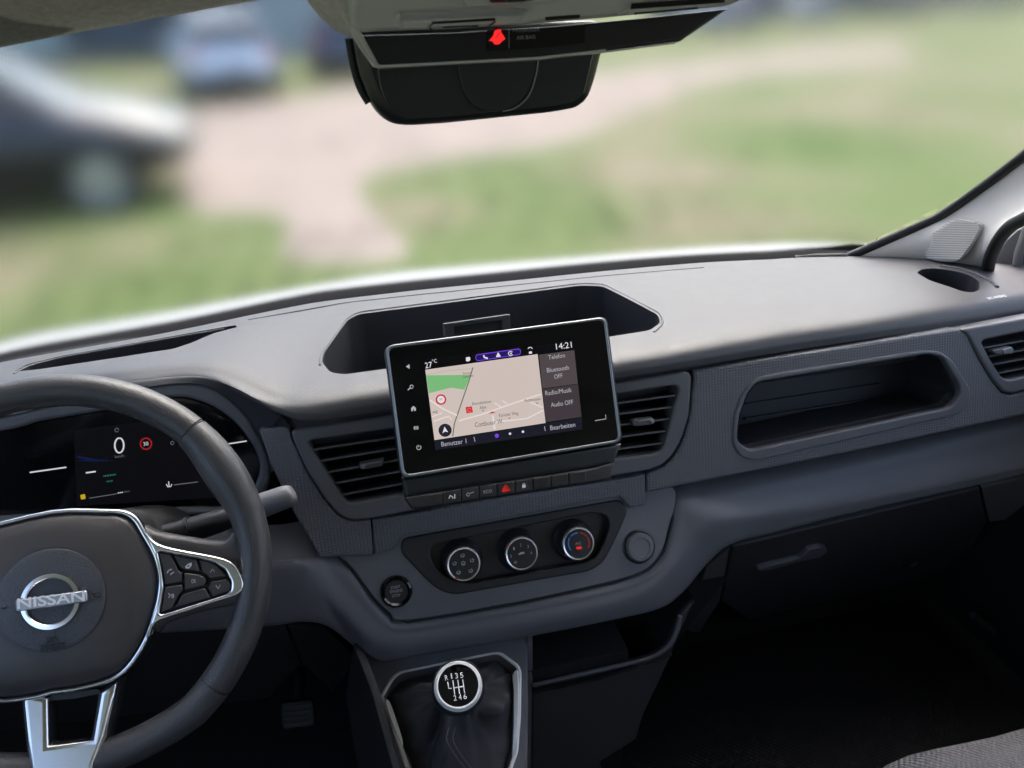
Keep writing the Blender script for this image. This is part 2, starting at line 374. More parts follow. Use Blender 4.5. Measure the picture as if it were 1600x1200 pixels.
# ------------------------------------------------------------------ outside: vehicles, fence, shed
def paint(n, c, metal=.0): return mat(n, c, .28, metal, coat=.6)
TYRE = mat('tyre_rubber', (.02, .02, .02), .8); RIM = mat('alloy_rim', (.45, .46, .48), .3, .9)
CARG = mat('car_window_glass', (.015, .018, .02), .06, spec=.6); LAMPR = mat('tail_lamp_red', (.55, .02, .02), .2); LAMPW = mat('headlamp_glass', (.75, .68, .55), .15)
def ringloft(name, secs, m, parent):
    n = len(secs[0]); v = [p for s in secs for p in s]; f = []
    for i in range(len(secs)-1):
        for k in range(n): f.append((i*n+k, i*n+(k+1) % n, (i+1)*n+(k+1) % n, (i+1)*n+k))
    f.append(tuple(range(n))); f.append(tuple((len(secs)-1)*n+k for k in range(n)))
    return pydata(name, v, f, m, parent, 45)
def car(name, label, loc, rz, pm, group=None, hgt=1.46, sedan=False):
    t = thing(name, label, 'car', loc, group, True, rz)
    st = [(-2.08, .62, .42, .80), (-2.0, .76, .32, .94), (-1.6, .84, .26, .97), (-.9, .87, .24, .96), (0, .88, .24, .95), (.8, .87, .24, .94), (1.15, .86, .25, .92), (1.6, .83, .27, .82), (1.95, .74, .33, .70), (2.1, .58, .42, .60)]
    secs = []
    for x, hw, zb, zt in st:
        q = [(hw*.86, zb), (hw*.97, zb+.10), (hw, (zb+zt)/2), (hw*.96, zt-.08), (hw*.86, zt)]
        secs.append([Vector((x, y, z)) for y, z in q]+[Vector((x, -y, z)) for y, z in q[::-1]])
    ringloft('body', secs, pm, t)
    base = [(-1.98, .72, .93), (-1.1, .76, .95), (.1, .76, .95), (1.12, .72, .90)]
    top = [(-1.62 if not sedan else -1.2, .53, hgt-.05), (-1.0, .58, hgt), (-.2, .57, hgt), (.38, .52, hgt-.06)]
    secs = []
    for (x, y, z), (X, Y2, Z) in zip(base, top):
        secs.append([Vector((x, y, z)), Vector((X, Y2, Z)), Vector((X, -Y2, Z)), Vector((x, -y, z))])
    ringloft('windows', secs, CARG, t)
    rf = [[Vector((x, y*1.03, z+.012)), Vector((x, 0, z+.05)), Vector((x, -y*1.03, z+.012)), Vector((x, -y*.9, z-.03)), Vector((x, y*.9, z-.03))] for x, y, z in top]
    ringloft('roof', rf, pm, t)
    for s in (1, -1):
        for (b, T) in (((-1.5, .765, .95), (-1.33, .565, hgt-.03)), ((-.35, .775, .95), (-.45, .585, hgt-.01)), ((1.10, .73, .91), (.37, .53, hgt-.05))):
            tube('window_pillar', [(b[0], s*b[1], b[2]), (T[0], s*T[1], T[2])], .04, pm, t, seg=6)
        box('tail_light', (-1.98, s*.62, .80), (.16, .22, .20), LAMPR, t, .03)
        box('headlight', (1.93, s*.58, .62), (.22, .26, .13), LAMPW, t, .04)
        box('door_mirror', (.78, s*.95, .98), (.12, .16, .11), pm, t, .03)
        for x in (-1.28, 1.30):
            wp = Plane((x, s*.80, .31), (0, s, 0))
            wo = ringlathe('wheel', wp, [(.19, -.09), (.30, -.10), (.315, -.07), (.315, .05), (.30, .085), (.20, .075)], TYRE, t, 28)
            rim_ = lathe('rim', wp, [(.20, .03), (.20, .07), (.17, .05), (.05, .06), (.04, .085), (0, .09)], RIM, t, 20)
            rim_.parent = wo
    box('licence_plate', (-2.09, 0, .62), (.02, .5, .11), WPAINT, t)
    box('bumper', (-2.0, 0, .42), (.24, 1.5, .22), DARK, t, .06)
    box('grille', (2.06, 0, .46), (.10, .9, .14), DARK, t, .03)
    return t
def gp(x, y): p = atz(x, y, -CAM_H); return Vector((p.x, p.y, 0))
P_ = gp(105, 348); RZ = math.radians(6)
car('parked_car', 'black car in side view on the left, nose towards the sandy track', P_+Vector((-1.08, .95, 0)), RZ, paint('black_car_paint', (.012, .013, .02)), 'cars parked outside')
P_ = gp(365, 158)
car('parked_car', 'light silver-blue hatchback seen from behind, beyond the sandy track', P_+Vector((-.25, 1.7, 0)), math.radians(101), paint('silver_blue_paint', (.62, .72, .86), 0), 'cars parked outside')
P_ = gp(520, 128)
car('parked_car', 'dark blue car beside the overhead console, right of the silver-blue hatchback', P_+Vector((.6, 2.2, 0)), math.radians(84), paint('dark_blue_paint', (.03, .05, .10), .2), 'cars parked outside')
for k, (x, y, c, r_, lab) in enumerate([(1150, 52, (.22, .25, .32), 100, 'slate grey car nearest the overhead console in the far row'), (1290, 38, (.55, .58, .62), 75, 'pale silver car in the middle of the far row'), (1420, 28, (.07, .08, .10), 110, 'charcoal car second from right in the far row'), (1560, 16, (.18, .19, .22), 85, 'grey car farthest right in the far row')]):
    car('parked_car', lab, gp(x, y)+Vector((0, 1.8, 0)), math.radians(r_), paint('far_car_paint_%s' % 'abcd'[k], c, .2), 'cars parked outside')
# fence at the left, teal grey mesh panels
FEN = mat('teal_fence_metal', (.16, .28, .30), .6); FENP = mat('blue_grey_fence_panel', (.30, .36, .38), .7)
A_, B_ = gp(-260, 128), gp(236, 92)
fn = thing('garden_fence', 'blue-grey panel fence with teal posts behind the black car', 'fence', (A_+B_)/2)
dv = (B_-A_); nb = 7
for k in range(nb+1):
    p = A_+dv*(k/nb); box('post', p+Vector((0, 0, .8)), (.12, .12, 1.6), FEN, fn, .01)
    if k < nb:
        c = A_+dv*((k+.5)/nb); rot = Matrix.Rotation(math.atan2(dv.y, dv.x), 3, 'Z')
        box('panel', c+Vector((0, 0, .85)), (dv.length/nb-.14, .05, 1.2), FENP, fn, .01, rot)
# low slate-grey building behind the silver car
SHED = mat('slate_shed_wall', (.085, .095, .12), .8, var=.1, vscale=1); SHEDR = mat('shed_roof', (.10, .10, .12), .8)
sc_ = Vector((-3.0, 31, 0))
sh = thing('low_shed', 'long slate-grey shed far behind the silver-blue hatchback', 'shed', sc_)
box('wall', sc_+Vector((0, 0, 1.3)), (13, 4, 2.6), SHED, sh, .02)
box('roof', sc_+Vector((0, 0, 2.68)), (13.5, 4.6, .16), SHEDR, sh, .03)
box('door', sc_+Vector((2.5, -2.03, 1.05)), (2.2, .06, 2.1), mat('shed_door_paint', (.30, .33, .36), .6), sh, .01)
for xx in (-4.2, -1.2): box('window', sc_+Vector((xx, -2.02, 1.5)), (1.3, .06, .9), CARG, sh, .01)
# long slate wall behind the far cars
A_, B_ = gp(1060, 46), gp(1760, -6)
fwl = thing('boundary_wall', 'long slate-blue wall behind the far row of cars', 'wall', (A_+B_)/2)
dv = (B_-A_)
for k in range(6):
    c = A_+dv*((k+.5)/6)+Vector((0, 3.2, 1.0)); box('wall_panel', c, (dv.length/6-.1, .2, 2.0), SHED, fwl, .02, Matrix.Rotation(math.atan2(dv.y, dv.x), 3, 'Z'))
    box('pier', A_+dv*(k/6)+Vector((0, 3.1, 1.1)), (.4, .4, 2.2), SHEDR, fwl, .02)
# trees far away
def tree(loc, h, r, lab):
    t = thing('leafy_tree', lab, 'tree', loc, 'trees beyond the far cars')
    tube('trunk', [loc, loc+Vector((.1, 0, h*.3)), loc+Vector((0, .1, h*.6))], [.28, .2, .1], mat('bark', (.09, .07, .05), .9), t, seg=8)
    v, f = [], []; rr = random.Random(int(h*100))
    for k in range(900):
        d = Vector((rr.gauss(0, 1), rr.gauss(0, 1), rr.gauss(0, 1))).normalized()*(rr.random()**.4)
        p = loc+Vector((d.x*r, d.y*r, h*.62+d.z*h*.40)); s = rr.uniform(.14, .34); a = Vector((rr.gauss(0, 1), rr.gauss(0, 1), rr.gauss(0, 1))).normalized(); b = a.orthogonal().normalized(); i = len(v)
        v += [p-a*s, p+b*s*.6, p+a*s, p-b*s*.6]; f.append((i, i+1, i+2, i+3))
    pydata('crown', v, f, mat('tree_leaves', (.05, .09, .03), .7, var=.4, vscale=.8), t, 0)
tree(Vector((22, 62, 0)), 8.5, 3.6, 'tall round tree beyond the slate grey car')
tree(Vector((41, 60, 0)), 7.2, 3.4, 'lower broad tree beyond the charcoal car')
tree(Vector((-16, 44, 0)), 7.9, 3.3, 'leafy tree behind the left end of the fence')

# ------------------------------------------------------------------ the van around the camera
REAR = [(-330, 650), (-180, 615), (-80, 590), (0, 570), (120, 548), (232, 528), (320, 510), (388, 495), (440, 484), (490, 474), (540, 467), (590, 461), (660, 453), (790, 440), (945, 424), (1100, 411), (1240, 404), (1330, 402), (1440, 406), (1560, 418)]
rearP = [atz(x, y, -.435) for x, y in REAR]
PIL = [at(1322, 406, 1.14), at(1440, 355, 1.09), at(1490, 329, 1.06), at(1600, 249, .95), at(1720, 150, .83), at(1900, -10, .70)]
def pil(z):
    for a, b in zip(PIL, PIL[1:]):
        if z <= b.z or b is PIL[-1]: return a.lerp(b, (z-a.z)/(b.z-a.z))
def ws(t, off=0):
    """windscreen row: t = 0 at its base, 1 at the roof header; its right edge follows the pillar"""
    out = []
    e = pil(rearP[0].z-.012+.50*t); b0 = rearP[17]
    for p in rearP[:17]:
        k = (p.x-.2); s_ = max(0, (p.x-.25)/(b0.x-.25))**2
        q_ = Vector((p.x - k*.10*t, p.y+.012 - .76*t, p.z-.012 + .50*t))
        tgt = Vector((e.x-(b0.x-p.x), e.y+(p.y-b0.y), q_.z))
        out.append(q_.lerp(tgt, s_)+Vector((0, off*.55, off*.8)))
    out.append(e+Vector((.06, .05+off*.55, off*.8)))
    return out
WSG = glassmat('windscreen_glass', .155)
rowsA = [ws(t) for t in (0, .33, .66, 1.0)]; rowsB = [ws(t, .006) for t in (0, .33, .66, 1.0)]
def slab(name, A, B, m, parent=None, nu=3, nv=5):
    def g_(rows):
        R1 = [cr(r, nu) for r in rows]; return [cr([R1[i][j] for i in range(len(R1))], nv) for j in range(len(R1[0]))]
    a, b = g_(A), g_(B); nc, nr = len(a), len(a[0]); N = nc*nr
    v = [a[j][i] for i in range(nr) for j in range(nc)]+[b[j][i] for i in range(nr) for j in range(nc)]
    f = [(i*nc+j, i*nc+j+1, (i+1)*nc+j+1, (i+1)*nc+j) for i in range(nr-1) for j in range(nc-1)]
    f += [tuple(N+k for k in q[::-1]) for q in list(f)]
    for j in range(nc-1): f.append((j+1, j, N+j, N+j+1)); e = (nr-1)*nc; f.append((e+j, e+j+1, N+e+j+1, N+e+j))
    for i in range(nr-1): f.append((i*nc, (i+1)*nc, N+(i+1)*nc, N+i*nc)); e = nc-1; f.append(((i+1)*nc+e, i*nc+e, N+i*nc+e, N+(i+1)*nc+e))
    return pydata(name, v, f, m, parent, 60)
wsc = thing('windscreen', 'wide windscreen above the dashboard, its glass roughened to blur the outside', 'windscreen', (.25, 1.2, CAM_H-.44))
slab('glass', rowsA, rowsB, WSG, wsc)
slab('black_edge_band', [ws(-.012, -.006), ws(.018, -.006)], [ws(-.012, -.003), ws(.018, -.003)], FRIT, wsc, 3, 2)
# white bonnet and black scuttle outside the glass
HOODC = [(-330, 690), (-180, 640), (-80, 592), (0, 556), (120, 520), (232, 489), (320, 464), (388, 448), (440, 437), (490, 427), (540, 418), (590, 410), (660, 402), (790, 391), (945, 385), (1100, 382), (1240, 381), (1330, 384), (1440, 392), (1560, 408)]
r0 = [p+Vector((0, .05, -.035)) for p in rearP]; r1 = [p+Vector((0, .16, -.054)) for p in rearP]
r2 = [atz(x, y+20, -.50) for x, y in HOODC]; r2 = [Vector((a.x*1.0, max(a.y, b.y+.12), a.z)) for a, b in zip(r2, r1)]
bon = thing('van_bonnet', 'white bonnet of the van just outside the windscreen', 'bonnet', (.25, 1.5, CAM_H-.5))
grid('bonnet_skin', [r1, [(a+b)/2+Vector((0, 0, .005)) for a, b in zip(r1, r2)], r2, [p+Vector((0, .16, -.07)) for p in r2], [p+Vector((0, .30, -.30)) for p in r2]], WPAINT, bon)
grid('scuttle', [[p+Vector((0, .02, -.03)) for p in rearP], [p+Vector((0, .07, -.014)) for p in rearP], [p+Vector((0, .12, -.02)) for p in rearP], [p+Vector((0, .165, -.06)) for p in rearP]], FRIT, bon)
plate('wiper_cowl', [(1060, 412), (1120, 400), (1200, 390), (1290, 383), (1345, 380), (1380, 400), (1380, 440), (1060, 440)], Plane(at(1230, 395, 1.26), nrm(0, 30)), FRIT, bon, thick=.05, bev=.002, sm=3)
wb = at(1130, 398, 1.42); wc = at(1345, 392, 1.36)
wip = thing('wiper_arm', 'black wiper lying along the right foot of the windscreen', 'wiper', wb)
tube('arm', [wb+Vector((0, .02, -.01)), (wb+wc)/2+Vector((0, .01, .006)), wc], [.009, .008, .011], RUBBER, wip, sub=4)
tube('blade', [wb+Vector((-.08, .03, -.012)), (wb+wc)/2+Vector((-.05, .035, -.002))], [.005, .006], RUBBER, wip)

# roof, bulkhead, doors and floor: the dark shell that shades the footwell
def S(o): o['kind'] = 'structure'; return o
he = [(-330, 120), (-150, 97), (0, 72), (120, 50), (200, 36), (240, 27), (290, 20), (330, 12), (400, 0), (480, -14)]
hr0 = [at(x, y, .52-.00002*x) for x, y in he]
hr = [[p+Vector((0, .03, .012)) for p in hr0], hr0, [p+Vector((0, -.02, .010)) for p in hr0], [p+Vector((0, -.20, .075)) for p in hr0], [Vector((p.x, -.4, CAM_H+.17)) for p in hr0]]
tag(grid('headliner', hr, LINER, None, nu=3), 'brown-grey fabric headliner edge at the top left corner', 'headliner')
roof = box('roof', (.2, -.12, CAM_H+.22), (2.1, 1.7, .04), mat('pale_roof_lining', (.7, .7, .69), .9)); S(roof)
hd = box('roof_header', (.62, .47, CAM_H+.13), (1.5, .18, .13), LINER, None, .02); S(hd)
S(box('bulkhead', (.2, -.95, CAM_H-.42), (2.1, .03, 1.35), mat('bulkhead_grey', (.5, .5, .5), .6)))
S(box('cabin_floor', (.2, .15, CAM_H-1.12), (2.4, 2.6, .04), CARPET))
S(box('firewall', (.2, 1.16, CAM_H-.80), (2.6, .04, .70), CARPET))
S(box('left_door_panel', (-.83, .1, CAM_H-.78), (.05, 2.2, .70), DARK))
S(box('right_door_panel', (1.10, .15, CAM_H-.79), (.05, 2.2, .72), mat('door_lining_black', (.010, .010, .011), .6)))
# footwell trims on the passenger side
FOOT = mat('footwell_plastic', (.045, .045, .05), .5)
fw = thing('footwell_trim', 'dim black side trim and kick panel in the passenger footwell', 'trim', at(1480, 1130, .85))
tube('sill_edge', [at(1462, 930, .98), at(1470, 985, .95), (at(1497, 1085, .86)), at(1485, 1160, .74)], [.010, .009, .008, .01], FOOT, fw, sub=5)
grid('kick_panel', [[at(1330, 930, 1.06), at(1360, 1010, 1.03), at(1374, 1058, 1.0)], [at(1450, 930, 1.03), at(1455, 1000, .99), at(1440, 1075, .95)]], FOOT, fw, nu=3)
grid('side_lining', [[at(1480, 930, .98), at(1500, 1050, .9), at(1540, 1190, .72)], [at(1600, 900, .95), at(1620, 1050, .85), at(1640, 1180, .66)]], FOOT, fw, nu=3)
tube('door_pull_edge', [at(1520, 960, .82), at(1572, 1005, .80), at(1598, 1060, .76), at(1625, 1130, .7)], .006, FOOT, fw, sub=4)
fm = box('floor_mat', (.62, .62, CAM_H-1.085), (.75, .62, .02), mat('ribbed_mat', (.014, .014, .015), .8, spec=.1, grain=.6, gscale=700, kind='weave', gdist=.0006), None, .006); tag(fm, 'black ribbed floor mat in the passenger footwell', 'floor mat')
pd = thing('foot_pedal', 'dim ribbed pedal in the shadow left of the gear lever', 'pedal', at(470, 1120, .86))
PP = Plane(at(470, 1110, .86), nrm(0, 35))
plate('pad', [(438, 1098), (490, 1092), (494, 1135), (441, 1142)], PP, RUBBER, pd, thick=.015, bev=.003, r=.008)
for k in range(4): line('rib', (444, 1106+k*9), (488, 1101+k*9), 2.4, PP, DARK, pd, front=.002, thick=.002)
tube('arm', [at(466, 1100, .875), at(470, 1010, .97)], .009, DARK, pd)
# passenger seat cushion
st = thing('passenger_seat', 'light grey woven seat cushion in the bottom right corner', 'seat', (.85, .2, CAM_H-1.1))
e0 = at(1395, 1201, .45); zt = e0.z-.022
rws = []
for dy, dz in ((.035, -.16), (.04, -.05), (.022, -.010), (0, .0), (-.06, .012), (-.3, .012), (-.5, .0)):
    rws.append([Vector((x, .45+dy+ (.0 if .53 < x < 1.0 else -.03), zt+dz-(.0 if .5 < x < 1.03 else .05))) for x in (.47, .50, .55, .7, .85, 1.0, 1.05)])
grid('cushion', rws, FABRIC, st, nu=4, nv=4)
box('seat_base', (.78, .17, CAM_H-.98), (.46, .46, .26), DARK, st, .02)

# ------------------------------------------------------------------ dashboard top pad
CREST = [(-330, 660, -.415), (-180, 634, -.41), (-80, 622, -.40), (0, 612, -.395), (110, 598, -.39), (201, 588, -.385), (279, 580, -.385), (329, 582, -.387), (368, 594, -.393), (411, 615, -.402), (446, 627, -.408), (484, 629, -.41), (605, 611, -.412), (780, 588, -.413), (964, 565, -.413), (1100, 543, -.414), (1240, 520, -.415), (1390, 499, -.415), (1600, 465, -.42), (1780, 435, -.43)]
LIP = [(-330, 680), (-180, 650), (-80, 634), (0, 623), (110, 609), (205, 599), (282, 592), (326, 593), (358, 602), (398, 622), (436, 641), (488, 652), (605, 636), (780, 611), (964, 586), (1100, 565), (1240, 543), (1390, 521), (1600, 492), (1780, 464)]
DA = thing('dashboard', 'dark grey van dashboard across the whole width below the windscreen', 'dashboard', at(800, 1000, .75))
crestP = [atz(x, y, z) for x, y, z in CREST]
lipP = [at(x, y, (c.y)-.010) for (x, y), c in zip(LIP, crestP)]
def mixrow(t, b=0): return [a.lerp(c, t)+Vector((0, 0, b)) for a, c in zip(rearP, crestP)]
pad = grid('top_pad', [rearP, mixrow(.06, .006), mixrow(.4, .010), mixrow(.75, .010), mixrow(.93, .006), crestP, [(a*.45+b*.55)+Vector((0, -.003, .0)) for a, b in zip(crestP, lipP)], lipP], PAD, DA, nu=5, nv=4, solid=[.11, .11, .11, .11, .085, .02, .008, .004])
from mathutils.bvhtree import BVHTree
_m = pad.data; PADT = BVHTree.FromPolygons([v.co.copy() for v in _m.vertices], [tuple(p.vertices) for p in _m.polygons])
def onpad(x, y, up=0):
    h = PADT.ray_cast(ORIGIN, ray(x, y).normalized())
    return (h[0] if h[0] is not None else atz(x, y, -.43))+Vector((0, 0, up))
def cutter(px, depth, top=.03, r=.012):
    pts = rnd([onpad(x, y) for x, y in px], r, 6); n = len(pts)
    v = [p+Vector((0, 0, top)) for p in pts]+[p-Vector((0, 0, depth)) for p in pts]
    f = [tuple(range(n)), tuple(range(n, 2*n))[::-1]]+[(i, n+i, n+(i+1) % n, (i+1) % n) for i in range(n)]
    return pydata('cutter', v, f, RECESS, None, 0)
bin_px = [(503, 566), (506, 552), (543, 500), (560, 491), (906, 446), (941, 447), (1028, 492), (1032, 504), (1016, 516), (953, 526), (604, 576), (538, 585), (516, 582)]
cut(pad, cutter(bin_px, .095, r=.010))
slot_px = [(22, 581), (43, 569), (97, 556), (368, 508), (371, 511), (333, 521), (298, 536), (271, 545), (194, 557), (60, 577)]
cut(pad, cutter(slot_px, .022, r=.004))
hole_px = [(1432, 426), (1441, 420), (1462, 419), (1490, 423), (1515, 430), (1530, 440), (1530, 453), (1520, 457), (1502, 455), (1477, 446), (1452, 438)]
cut(pad, cutter(hole_px, .05, r=.01))
# rims round the recess, slot lip, seam behind
def zline(name, px, r, m, sub=4, up=.0): return tube(name, [p+Vector((0, 0, up)) for p in rnd0([onpad(x, y) for x, y in px])], r, m, DA, False, 8)
def rnd0(p):
    out = [p[0]]
    for a, b, c in zip(p, p[1:], p[2:]):
        k = min(.012, (a-b).length*.45, (c-b).length*.45); A = b+(a-b).normalized()*k; B = b+(c-b).normalized()*k
        out += [A, A*.25+b*.5+B*.25, B]
    return out+[p[-1]]
zline('recess_rim', [(500, 571), (502, 553), (541, 498), (559, 488), (906, 443), (943, 444), (1032, 490), (1037, 505), (1022, 519)], .0016, PAD)
zline('slot_rim', [(22, 584), (44, 571.5), (97, 558.5), (230, 535), (350, 514)], .0012, PAD)
zline('rear_seam', [(388, 500), (540, 473), (660, 460), (790, 447), (945, 431), (1100, 418)], .0009, RUBBER)
zline('side_hole_rim', [(1470, 416), (1500, 420), (1530, 430), (1552, 442), (1558, 449)], .003, PAD)
tp = onpad(1560, 466, .0015); text('airbag_lettering', 'SRS AIRBAG', (1545, 468), (1573, 463), 4.5, Plane(tp, (0, -.25, 1), up=(0, 1, 0)), ICONW, DA, front=.0)
# accessory mount in the recess, behind the screen
AM = thing('recess_socket', 'small dark framed socket in the recess behind the touchscreen', 'socket', at(745, 520, .93))
AMP = Plane(at(745, 505, .93), nrm(0, 20))
plate('frame', [(694, 506), (797, 491), (800, 560), (700, 575)], AMP, RECESS, AM, holes=[[(709, 511), (784, 500), (786, 530), (712, 541)]], thick=.02, bev=.001)
plate('flap', [(708, 511), (785, 499), (787, 530), (711, 542)], AMP, DARK, AM, front=-.006, thick=.004)

# ------------------------------------------------------------------ fascia
FP = Plane(at(1078, 580, .812), nrm(0, 15))
def under(px): return [(x, y) for x, y in px]
plate('fascia_panel', [(1011, 742), (1018, 738), (1038, 730), (1053, 716), (1068, 690), (1079, 650), (1085, 590), (1085, 579), (1498, 513), (1511, 522), (1530, 561), (1551, 596), (1566, 614), (1580, 617), (1600, 612), (1760, 582), (1760, 612), (1600, 649), (1320, 709), (1040, 764), (1011, 770)], FP, TRIM, DA,
      holes=[[(1152, 690), (1155, 652), (1169, 613), (1184, 597), (1450, 553), (1474, 558), (1499, 599), (1503, 616), (1486, 637), (1172, 704)]], thick=.03, bev=.004, rh=.008)
plate('fascia_panel', [(405, 672), (451, 665), (456, 686), (481, 740), (506, 780), (524, 802), (541, 813), (556, 815), (579, 812), (583, 868), (500, 872), (458, 800), (424, 728)], FP, TRIM, DA, thick=.03, bev=.003)
plate('fascia_panel', [(581, 812), (640, 803), (954, 751), (1009, 741), (1009, 790), (984, 794), (969, 777), (628, 838), (616, 858), (585, 867)], FP, TRIM, DA, thick=.03, bev=.003, front=-.001)
# tray inside the opening
TR = thing('storage_tray', 'open storage tray recessed in the fascia before the passenger', 'tray', at(1330, 690, .86))
opn = [(1152, 690), (1155, 652), (1169, 613), (1184, 597), (1450, 553), (1474, 558), (1499, 599), (1503, 616), (1486, 637), (1172, 704)]
outr = [(1145, 694), (1148, 648), (1162, 614), (1180, 593), (1197, 586), (1442, 547), (1470, 549), (1489, 563), (1517, 608), (1517, 630), (1498, 648), (1180, 721), (1158, 714)]
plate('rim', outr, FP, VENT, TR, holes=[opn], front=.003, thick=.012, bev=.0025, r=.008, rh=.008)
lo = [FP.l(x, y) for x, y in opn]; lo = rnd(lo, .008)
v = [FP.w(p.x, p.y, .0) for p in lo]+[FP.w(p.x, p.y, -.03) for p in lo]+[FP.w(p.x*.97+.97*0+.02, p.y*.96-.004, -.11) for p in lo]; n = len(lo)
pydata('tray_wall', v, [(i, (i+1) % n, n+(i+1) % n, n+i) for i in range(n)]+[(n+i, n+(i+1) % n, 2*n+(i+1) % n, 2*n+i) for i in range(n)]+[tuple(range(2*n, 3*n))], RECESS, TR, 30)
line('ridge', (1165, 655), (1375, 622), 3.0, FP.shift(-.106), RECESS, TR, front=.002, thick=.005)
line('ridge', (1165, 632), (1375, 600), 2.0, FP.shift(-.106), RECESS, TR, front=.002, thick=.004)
# dark core added behind everything to stop light leaking through
CP = Plane(at(800, 800, .90), nrm(0, 12))
plate('leak_backing', [(-300, 640), (200, 605), (440, 650), (600, 640), (1760, 470), (1760, 760), (1140, 900), (1060, 1000), (560, 1040), (-300, 1060)], CP, DEEP, DA, thick=.01, bev=0)
plate('leak_backing_wing', [(-300, 700), (60, 640), (430, 660), (520, 880), (-300, 920)], Plane(at(300, 780, .885), nrm(0, 15)), DEEP, DA, thick=.006, bev=0)

# ------------------------------------------------------------------ lower dash band
CPL = Plane(at(800, 800, .785), nrm(0, 30))     # plane of the centre panel
c_out = [(628, 841), (969, 780), (982, 797), (962, 843), (943, 879), (923, 892), (709, 930), (683, 921), (663, 902), (626, 863)]
c_in = [(672, 852), (925, 801), (948, 805), (954, 821), (941, 856), (927, 876), (735, 912), (697, 903), (674, 876)]
c_bk = [(684, 848), (922, 802), (942, 808), (946, 822), (934, 852), (920, 868), (738, 902), (704, 894), (684, 868)]
Bp = [(-300, 885), (200, 872), (415, 872), (470, 866), (510, 866), (545, 888), (580, 936), (605, 962), (635, 974), (810, 945), (962, 912), (1015, 892), (1040, 862), (1051, 820), (1064, 776), (1140, 758), (1350, 716), (1530, 674), (1760, 622)]
Cp = [(-300, 905), (200, 886), (415, 882), (468, 882), (490, 898), (523, 940), (570, 985), (597, 998), (650, 1000), (834, 967), (958, 940), (1013, 920), (1050, 884), (1078, 842), (1116, 812), (1190, 802), (1355, 776), (1530, 739), (1760, 690)]
Dp = [(-300, 1010), (200, 990), (415, 977), (470, 970), (510, 977), (545, 1003), (575, 1026), (605, 1033), (645, 1025), (834, 993), (960, 968), (1030, 951), (1066, 926), (1105, 881), (1141, 851), (1200, 835), (1355, 796), (1530, 757), (1760, 702)]
rB = []
for i, p in enumerate(Bp):
    if 4 <= i <= 14: q3 = CPL.p(*p)
    elif i > 14: q3 = at(*p, .792 if i == 15 else .800)
    else: q3 = at(*p, .775)
    rB.append(q3)
rC, rD = [], []
for i, (p, d) in enumerate(zip(Cp, Dp)):
    if 5 <= i <= 13: a = CPL.p(*p)-Vector((0, .004, 0)); rC.append(a); rD.append(at(*d, a.y+.002))
    elif i > 13: Yc = .766 if i > 15 else (.760 if i == 15 else .750); rC.append(at(*p, Yc)); rD.append(at(*d, Yc+.001))
    else: Yc = .752; rC.append(at(*p, Yc)); rD.append(at(*d, Yc-.006))
rA = [p+Vector((0, .05, .012)) for p in rB]
rE = [p+Vector((0, .03, -.006)) for p in rD]; rF = [p+Vector((0, .16, -.0)) for p in rD]
grid('lower_band', [rA, rB, [(a+b)/2 + Vector((0, -.001, .001)) for a, b in zip(rB, rC)], rC, [(a*.5+b*.5)+Vector((0, -.003, 0)) for a, b in zip(rC, rD)], rD, rE, rF], BAND, DA, nu=5, nv=4)
plate('centre_panel', [(520, 860), (548, 886), (584, 934), (609, 958), (637, 970), (809, 941), (960, 908), (1011, 889), (1035, 860), (1046, 820), (1056, 786), (1050, 760), (1000, 755), (590, 828), (530, 840)], CPL, BAND, DA, holes=[c_in], front=.0035, thick=.02, bev=.0022, sm=4)
polyl('panel_groove', [(528, 870), (548, 890), (582, 937), (607, 961), (637, 973), (810, 944), (962, 911), (1014, 891), (1039, 861), (1050, 820), (1060, 786)], 2.6, CPL, RUBBER, DA, front=.0012, thick=.001)
# knee lining under the column
plate('knee_panel', [(-300, 1012), (200, 992), (415, 979), (446, 978), (470, 1035), (420, 1090), (-300, 1180)], Plane(at(300, 1040, .79), nrm(0, -20)), DARK, DA, thick=.012)
plate('knee_panel', [(449, 978), (505, 980), (560, 1030), (520, 1080), (473, 1036)], Plane(at(500, 1010, .80), nrm(0, -20)), DARK, DA, thick=.012)
# glove box
GB = thing('glove_box', 'dark glove box lid under the dashboard shelf before the passenger', 'glove box', at(1330, 950, .78))
GPn = Plane(at(1340, 815, .802), nrm(0, -26))
plate('lid', [(1144, 855), (1531, 763), (1543, 815), (1500, 890), (1170, 968), (1128, 940)], GPn, mat('glove_box_plastic', (.05, .05, .056), .5, grain=.2, gscale=1100), GB, thick=.02, bev=.003, r=.006)
GPh = GPn.shift(.001)
plate('handle', [(1186, 889), (1248, 873), (1262, 861), (1284, 856), (1293, 862), (1280, 872), (1255, 877), (1200, 892)], GPn, VENT, GB, front=.008, thick=.012, bev=.003, sm=3)
plate('side_filler', [(1104, 884), (1141, 856), (1125, 940), (1092, 990), (1070, 985)], GPn.shift(-.004), BAND, DA, thick=.02, bev=.002)
plate('side_filler', [(1534, 762), (1760, 708), (1760, 790), (1546, 816)], GPn.shift(-.002), BAND, DA, thick=.02, bev=.002)
tube('drain_hook', [at(1408, 876, .86), at(1420, 886, .86), at(1432, 880, .86)], .003, DARK, DA, sub=3)

